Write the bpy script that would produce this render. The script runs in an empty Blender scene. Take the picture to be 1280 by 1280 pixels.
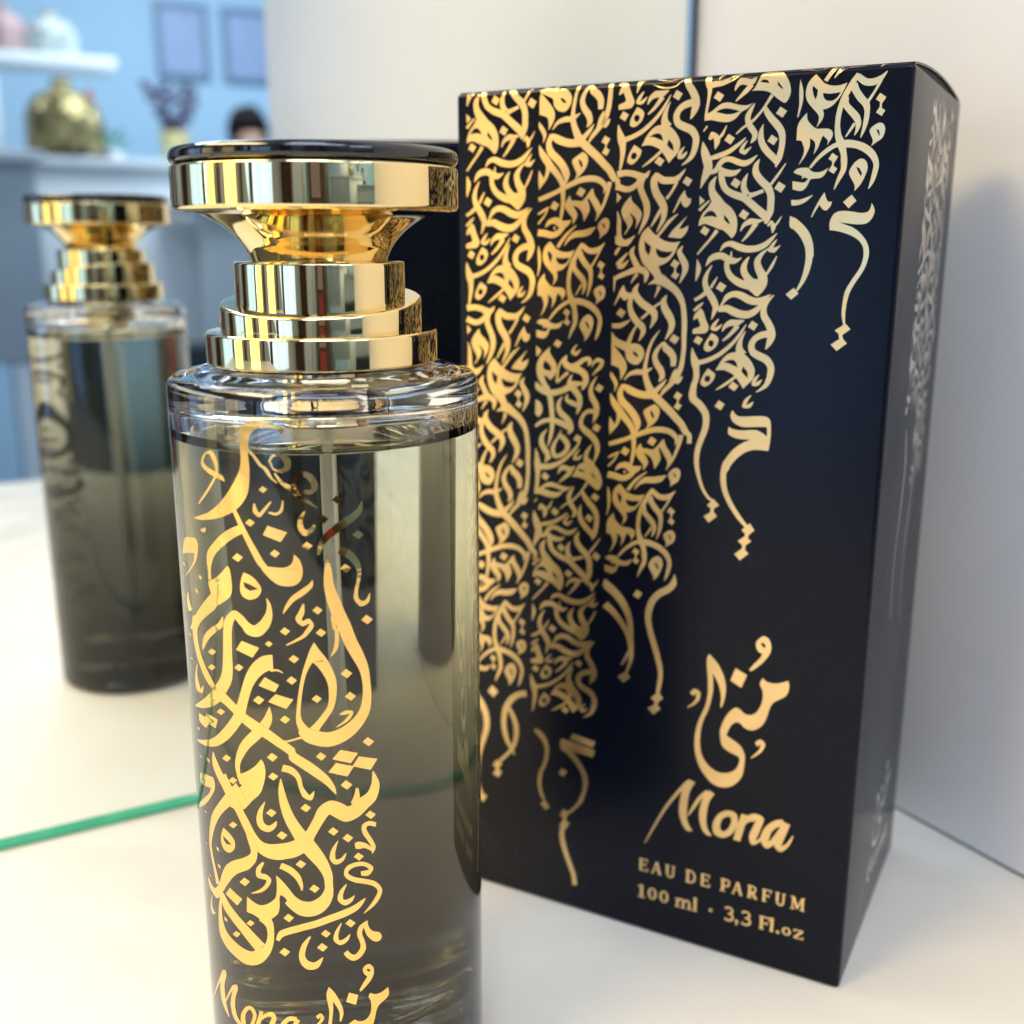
import bpy, bmesh, math, random
from mathutils import Vector, Matrix
from mathutils.geometry import tessellate_polygon
random.seed(7)
S = bpy.context.scene
COL = S.collection
CM = 0.01
R = math.radians

# ------------------------------------------------------------------ helpers
def link(name, me, mat, parent=None):
    o = bpy.data.objects.new(name, me)
    COL.objects.link(o)
    for m in (mat if isinstance(mat, (list, tuple)) else [mat]):
        me.materials.append(m)
    if parent is not None:
        o.parent = parent
    return o

def finish(name, bm, mat, parent=None, smooth=35, recalc=True):
    if recalc:
        bmesh.ops.recalc_face_normals(bm, faces=bm.faces[:])
    me = bpy.data.meshes.new(name)
    bm.to_mesh(me); bm.free()
    if smooth:
        for p in me.polygons: p.use_smooth = True
        me.set_sharp_from_angle(angle=R(smooth))
    return link(name, me, mat, parent)

def thing(name, label, cat, loc=(0, 0, 0), group=None):
    o = bpy.data.objects.new(name, None)
    o.empty_display_size = 0.01
    COL.objects.link(o)
    o.location = loc
    tag(o, label, cat, group)
    return o

def tag(o, label, cat, group=None):
    o['label'] = label; o['category'] = cat
    if group: o['group'] = group
    return o

def struct(o):
    o['kind'] = 'structure'
    return o

def fillet(pts, rads, n=5):
    """round the corners of an open profile; rads: one radius per point"""
    out = []
    for i, p in enumerate(pts):
        r = rads[i] if not isinstance(rads, (int, float)) else rads
        if i == 0 or i == len(pts)-1 or r <= 0:
            out.append(p); continue
        P = Vector(p); A = Vector(pts[i-1]); B = Vector(pts[i+1])
        a = (A-P); b = (B-P)
        d = min(r, a.length*.48, b.length*.48)
        a.normalize(); b.normalize()
        s, e = P+a*d, P+b*d
        for k in range(n+1):
            t = k/n
            q = s*(1-t)**2 + P*2*t*(1-t) + e*t*t
            out.append((q.x, q.y))
    return out

def lathe(bm, prof, seg=128, cx=0, cy=0):
    """prof: (r, z) in cm"""
    rings = []
    for r, z in prof:
        if r < 1e-6:
            rings.append([bm.verts.new((cx*CM, cy*CM, z*CM))])
        else:
            rings.append([bm.verts.new(((cx+r*math.cos(2*math.pi*k/seg))*CM, (cy+r*math.sin(2*math.pi*k/seg))*CM, z*CM)) for k in range(seg)])
    for a, b in zip(rings, rings[1:]):
        for k in range(seg):
            k2 = (k+1) % seg
            if len(a) == 1 and len(b) == 1: continue
            if len(a) == 1: bm.faces.new((a[0], b[k2], b[k]))
            elif len(b) == 1: bm.faces.new((a[k], a[k2], b[0]))
            else: bm.faces.new((a[k], a[k2], b[k2], b[k]))
    return bm

def box(bm, lo, hi, M=None, bev=0, segs=2):
    """axis box in cm; M maps local cm -> world"""
    vs = []
    for x in (lo[0], hi[0]):
        for y in (lo[1], hi[1]):
            for z in (lo[2], hi[2]):
                vs.append(bm.verts.new((x*CM, y*CM, z*CM)))
    f = [(0,1,3,2),(4,6,7,5),(0,4,5,1),(2,3,7,6),(0,2,6,4),(1,5,7,3)]
    fs = [bm.faces.new([vs[i] for i in q]) for q in f]
    if bev:
        ed = list({e for q in fs for e in q.edges})
        g = bmesh.ops.bevel(bm, geom=ed, offset=bev*CM, segments=segs, affect='EDGES', profile=.5)
        vs = list({v for q in g['faces'] for v in q.verts} | {v for v in vs if v.is_valid})
    if M is not None:
        bmesh.ops.transform(bm, matrix=M, verts=[v for v in vs if v.is_valid])
    return bm

def tube(bm, pts, rad, seg=10, closed_ends=True):
    rings = []
    n = len(pts)
    for i, p in enumerate(pts):
        p = Vector(p); a = Vector(pts[max(i-1, 0)]); b = Vector(pts[min(i+1, n-1)])
        t = (b-a).normalized()
        x = t.orthogonal().normalized() if i == 0 else (rx - t*rx.dot(t)).normalized()
        rx = x; y = t.cross(x)
        r = rad[i] if isinstance(rad, (list, tuple)) else rad
        rings.append([bm.verts.new(p*CM + (x*math.cos(2*math.pi*k/seg)+y*math.sin(2*math.pi*k/seg))*r*CM) for k in range(seg)])
    for a, b in zip(rings, rings[1:]):
        for k in range(seg):
            bm.faces.new((a[k], a[(k+1) % seg], b[(k+1) % seg], b[k]))
    if closed_ends:
        bm.faces.new(rings[0][::-1]); bm.faces.new(rings[-1])
    return bm

def blob(bm, c, rad, sub=3, amp=0, M=None):
    g = bmesh.ops.create_icosphere(bm, subdivisions=sub, radius=1)
    for v in g['verts']:
        k = 1+amp*(random.random()-.5)
        v.co = Vector((c[0]+v.co.x*rad[0]*k, c[1]+v.co.y*rad[1]*k, c[2]+v.co.z*rad[2]*k))*CM
    if M is not None: bmesh.ops.transform(bm, matrix=M, verts=g['verts'])
    return bm

# ------------------------------------------------------------------ materials
def mat(name, color=(.8, .8, .8), rough=.5, metal=0, spec=.5, trans=0, ior=1.45, coat=0, noise=None, bump=None, sheen=0):
    m = bpy.data.materials.new(name); m.use_nodes = True
    nt = m.node_tree; b = nt.nodes['Principled BSDF']
    b.inputs['Base Color'].default_value = (*color, 1)
    b.inputs['Roughness'].default_value = rough
    b.inputs['Metallic'].default_value = metal
    b.inputs['IOR'].default_value = ior
    b.inputs['Specular IOR Level'].default_value = spec
    b.inputs['Transmission Weight'].default_value = trans
    b.inputs['Coat Weight'].default_value = coat
    tc = nt.nodes.new('ShaderNodeTexCoord')
    if noise:   # (scale, amount) : colour variation of the surface itself
        n = nt.nodes.new('ShaderNodeTexNoise'); n.inputs['Scale'].default_value = noise[0]; n.inputs['Detail'].default_value = 5
        nt.links.new(tc.outputs['Object'], n.inputs['Vector'])
        rp = nt.nodes.new('ShaderNodeValToRGB')
        rp.color_ramp.elements[0].position = .3; rp.color_ramp.elements[1].position = .7
        rp.color_ramp.elements[0].color = (*[c*(1-noise[1]) for c in color], 1)
        rp.color_ramp.elements[1].color = (*[min(1, c*(1+noise[1])) for c in color], 1)
        nt.links.new(n.outputs['Fac'], rp.inputs['Fac']); nt.links.new(rp.outputs['Color'], b.inputs['Base Color'])
    if bump:    # (scale, strength, distance)
        n2 = nt.nodes.new('ShaderNodeTexNoise'); n2.inputs['Scale'].default_value = bump[0]; n2.inputs['Detail'].default_value = 4
        nt.links.new(tc.outputs['Object'], n2.inputs['Vector'])
        bp = nt.nodes.new('ShaderNodeBump'); bp.inputs['Strength'].default_value = bump[1]; bp.inputs['Distance'].default_value = bump[2]
        nt.links.new(n2.outputs['Fac'], bp.inputs['Height']); nt.links.new(bp.outputs['Normal'], b.inputs['Normal'])
    return m

GOLD = mat('polished_gold', (.89, .70, .36), .05, 1, noise=None, bump=(60, .03, .0006))
FOIL = mat('gold_foil', (.84, .60, .28), .31, 1, bump=(900, .06, .0003))
FOIL_GREYED = mat('gold_foil_greyed', (.74, .69, .62), .38, 1, bump=(900, .06, .0003))  # gold greyed in its colour to carry the pale wall's reflection
FOIL_GLASS = mat('gold_foil_on_glass', (.90, .58, .19), .05, 1, bump=(180, .10, .0008))
CARTON = mat('navy_carton', (.0016, .0030, .0085), .27, 0, .20, bump=(2500, .05, .0002))
LID_SHADE = mat('lid_shade', (.01, .01, .012), .7)
BLACK = mat('black_gloss', (.004, .004, .005), .06, 0, .6, coat=.5)
TABLE = mat('white_laminate', (.76, .72, .63), .42, 0, .35, noise=(26, .03), bump=(420, .05, .0006))
PANEL = mat('white_panel', (.80, .80, .81), .30, 0, .4, noise=(3, .015), bump=(120, .02, .0006))
SEAM = mat('dark_seam', (.05, .045, .035), .7)
GAP_SHADE = mat('gap_shade', (.06, .075, .10), .4)
MIRROR = mat('silvered_mirror', (.86, .90, .885), .0, 1)
GREEN = mat('green_glass_edge', (.05, .40, .22), .10, 0, .7, noise=(60, .30))
BLUE_EDGE = mat('polished_glass_edge', (.25, .45, .62), .08, 0, .8)
TUBE = mat('clear_plastic_tube', (.86, .87, .83), .12, 0, .5, trans=.55, ior=1.08)

def backed(m, color=(.006, .006, .007)):
    nt = m.node_tree; out = nt.nodes['Material Output']; b = nt.nodes['Principled BSDF']
    g = nt.nodes.new('ShaderNodeNewGeometry'); d = nt.nodes.new('ShaderNodeBsdfDiffuse'); d.inputs['Color'].default_value = (*color, 1)
    mx = nt.nodes.new('ShaderNodeMixShader')
    nt.links.new(g.outputs['Backfacing'], mx.inputs[0]); nt.links.new(b.outputs[0], mx.inputs[1]); nt.links.new(d.outputs[0], mx.inputs[2])
    nt.links.new(mx.outputs[0], out.inputs['Surface'])
backed(FOIL_GLASS)
def smudge(m, lo, hi, scale, stretch=(1, 1, 1)):
    nt = m.node_tree; b = nt.nodes['Principled BSDF']
    tc = nt.nodes.new('ShaderNodeTexCoord'); mp = nt.nodes.new('ShaderNodeMapping'); mp.inputs['Scale'].default_value = stretch
    n = nt.nodes.new('ShaderNodeTexNoise'); n.inputs['Scale'].default_value = scale; n.inputs['Detail'].default_value = 6; n.inputs['Distortion'].default_value = .6
    mr = nt.nodes.new('ShaderNodeMapRange'); mr.inputs['From Min'].default_value = .42; mr.inputs['From Max'].default_value = .68
    mr.inputs['To Min'].default_value = lo; mr.inputs['To Max'].default_value = hi
    nt.links.new(tc.outputs['Object'], mp.inputs['Vector']); nt.links.new(mp.outputs[0], n.inputs['Vector'])
    nt.links.new(n.outputs['Fac'], mr.inputs['Value']); nt.links.new(mr.outputs[0], b.inputs['Roughness'])
smudge(GOLD, .03, .10, 90); smudge(CARTON, .255, .285, 45); smudge(FOIL, .29, .42, 120); smudge(TABLE, .30, .58, 30, (1, 3, 1)); smudge(BLACK, .04, .14, 70)
def glass_mat(name, ior, stops=None, color=(1, 1, 1), rough=0.0):
    m = bpy.data.materials.new(name); m.use_nodes = True
    nt = m.node_tree; b = nt.nodes['Principled BSDF']
    b.inputs['Roughness'].default_value = rough
    b.inputs['IOR'].default_value = ior
    b.inputs['Transmission Weight'].default_value = 1
    b.inputs['Base Color'].default_value = (*color, 1)
    if stops:
        tc = nt.nodes.new('ShaderNodeTexCoord'); sx = nt.nodes.new('ShaderNodeSeparateXYZ')
        mr = nt.nodes.new('ShaderNodeMapRange'); mr.inputs['From Max'].default_value = 12.2*CM
        rp = nt.nodes.new('ShaderNodeValToRGB')
        nt.links.new(tc.outputs['Object'], sx.inputs[0]); nt.links.new(sx.outputs['Z'], mr.inputs['Value'])
        nt.links.new(mr.outputs[0], rp.inputs['Fac'])
        el = rp.color_ramp.elements
        while len(el) < len(stops): el.new(.5)
        for e, (p, c) in zip(el, stops): e.position = p; e.color = (*c, 1)
        nt.links.new(rp.outputs['Color'], b.inputs['Base Color'])
    return m
# smoked lacquer: dark at the foot of the bottle, fading to clear glass at the shoulder
GLASS = glass_mat('smoked_glass', 1.5, [(0, (.004, .004, .004)), (.13, (.012, .0115, .011)), (.26, (.042, .040, .036)), (.40, (.070, .068, .060)), (.56, (.215, .209, .172)), (.74, (.67, .66, .56)), (.88, (.84, .83, .78)), (1, (.97, .97, .97))])
GLASS_IN = glass_mat('inner_glass', 1.5)
LIQ_SIDE = glass_mat('perfume_side', 1.36/1.5, color=(.91, .88, .71))
LIQ_TOP = glass_mat('perfume_top', 1.36, color=(.95, .93, .82))

# ------------------------------------------------------------------ frame of the display niche
CAM = Vector((2.88108, -16.86016, 14.03553))
NRM = Vector((-0.48179, 0.87629, 0))            # into the mirror
TAN = Vector((NRM.y, -NRM.x, 0))          # along the mirror, to the right
COR = Vector((8.10061, 15.91273, 0))            # corner where mirror and side panel meet
def N(u, v, z):                          # niche coordinates (cm): u right along mirror, v out of the mirror
    return COR + TAN*u - NRM*v + Vector((0, 0, z))
NM = Matrix(((TAN.x, -NRM.x, 0, COR.x*CM), (TAN.y, -NRM.y, 0, COR.y*CM), (0, 0, 1, 0), (0, 0, 0, 1)))
def nbox(name, lo, hi, m, parent=None, bev=0, smooth=35):
    bm = bmesh.new(); box(bm, lo, hi, NM, bev)
    return finish(name, bm, m, parent, smooth)

# ------------------------------------------------------------------ table, panel, mirror
bm = bmesh.new(); box(bm, (-120, -1.2, -3), (1.0, 43.4, 0), NM, .03, 2)
struct(finish('tabletop', bm, TABLE))
sp = thing('side_panel', 'white laminate side panel of the display niche to the right of the perfume box', 'panel', N(0, 20, 0)*CM)
def under(parent, o):
    o.parent = parent
    o.matrix_parent_inverse = Matrix.Translation(parent.location).inverted()
    return o
bm = bmesh.new()
# the panel stands very slightly off square to the mirror
WN = Vector((0.86233, 0.50634, 0)); WT = Vector((WN.y, -WN.x, 0))
PM = Matrix(((WN.x, WT.x, 0, COR.x*CM), (WN.y, WT.y, 0, COR.y*CM), (0, 0, 1, 0), (0, 0, 0, 1)))
box(bm, (0, -1.4, .041), (1.9, 44.6, 78), PM, .06, 2)
under(sp, finish('panel_board', bm, PANEL))
bm = bmesh.new(); box(bm, (.012, -1.4, .003), (1.85, 43.0, .0405), PM)
under(sp, finish('panel_joint', bm, SEAM))
mi = thing('mirror', 'tall frameless mirror with a green glass edge standing behind the bottle and box', 'mirror', N(-50, 0, 0)*CM)
bm = bmesh.new(); box(bm, (-110, -.45, .0), (-.46, -.004, 78), NM)
under(mi, finish('mirror_pane', bm, MIRROR, smooth=0))
bm = bmesh.new(); box(bm, (-110, -.003, .002), (-.46, .14, .195), NM, .04, 3)
under(mi, finish('glass_edge', bm, GREEN))
bm = bmesh.new(); box(bm, (-.455, -.45, .004), (-.27, .0, 78), NM, .03, 2)
under(mi, finish('polished_edge', bm, BLUE_EDGE))
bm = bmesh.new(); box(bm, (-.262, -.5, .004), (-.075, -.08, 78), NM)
under(mi, finish('gap_shade_strip', bm, GAP_SHADE))  # dark strip standing for the shade between mirror and panel
nbox('back_board', (-120, -2.5, 0), (2.4, -1.45, 78), PANEL)
tag(bpy.data.objects['back_board'], 'white backing board behind the mirror', 'board')

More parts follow.
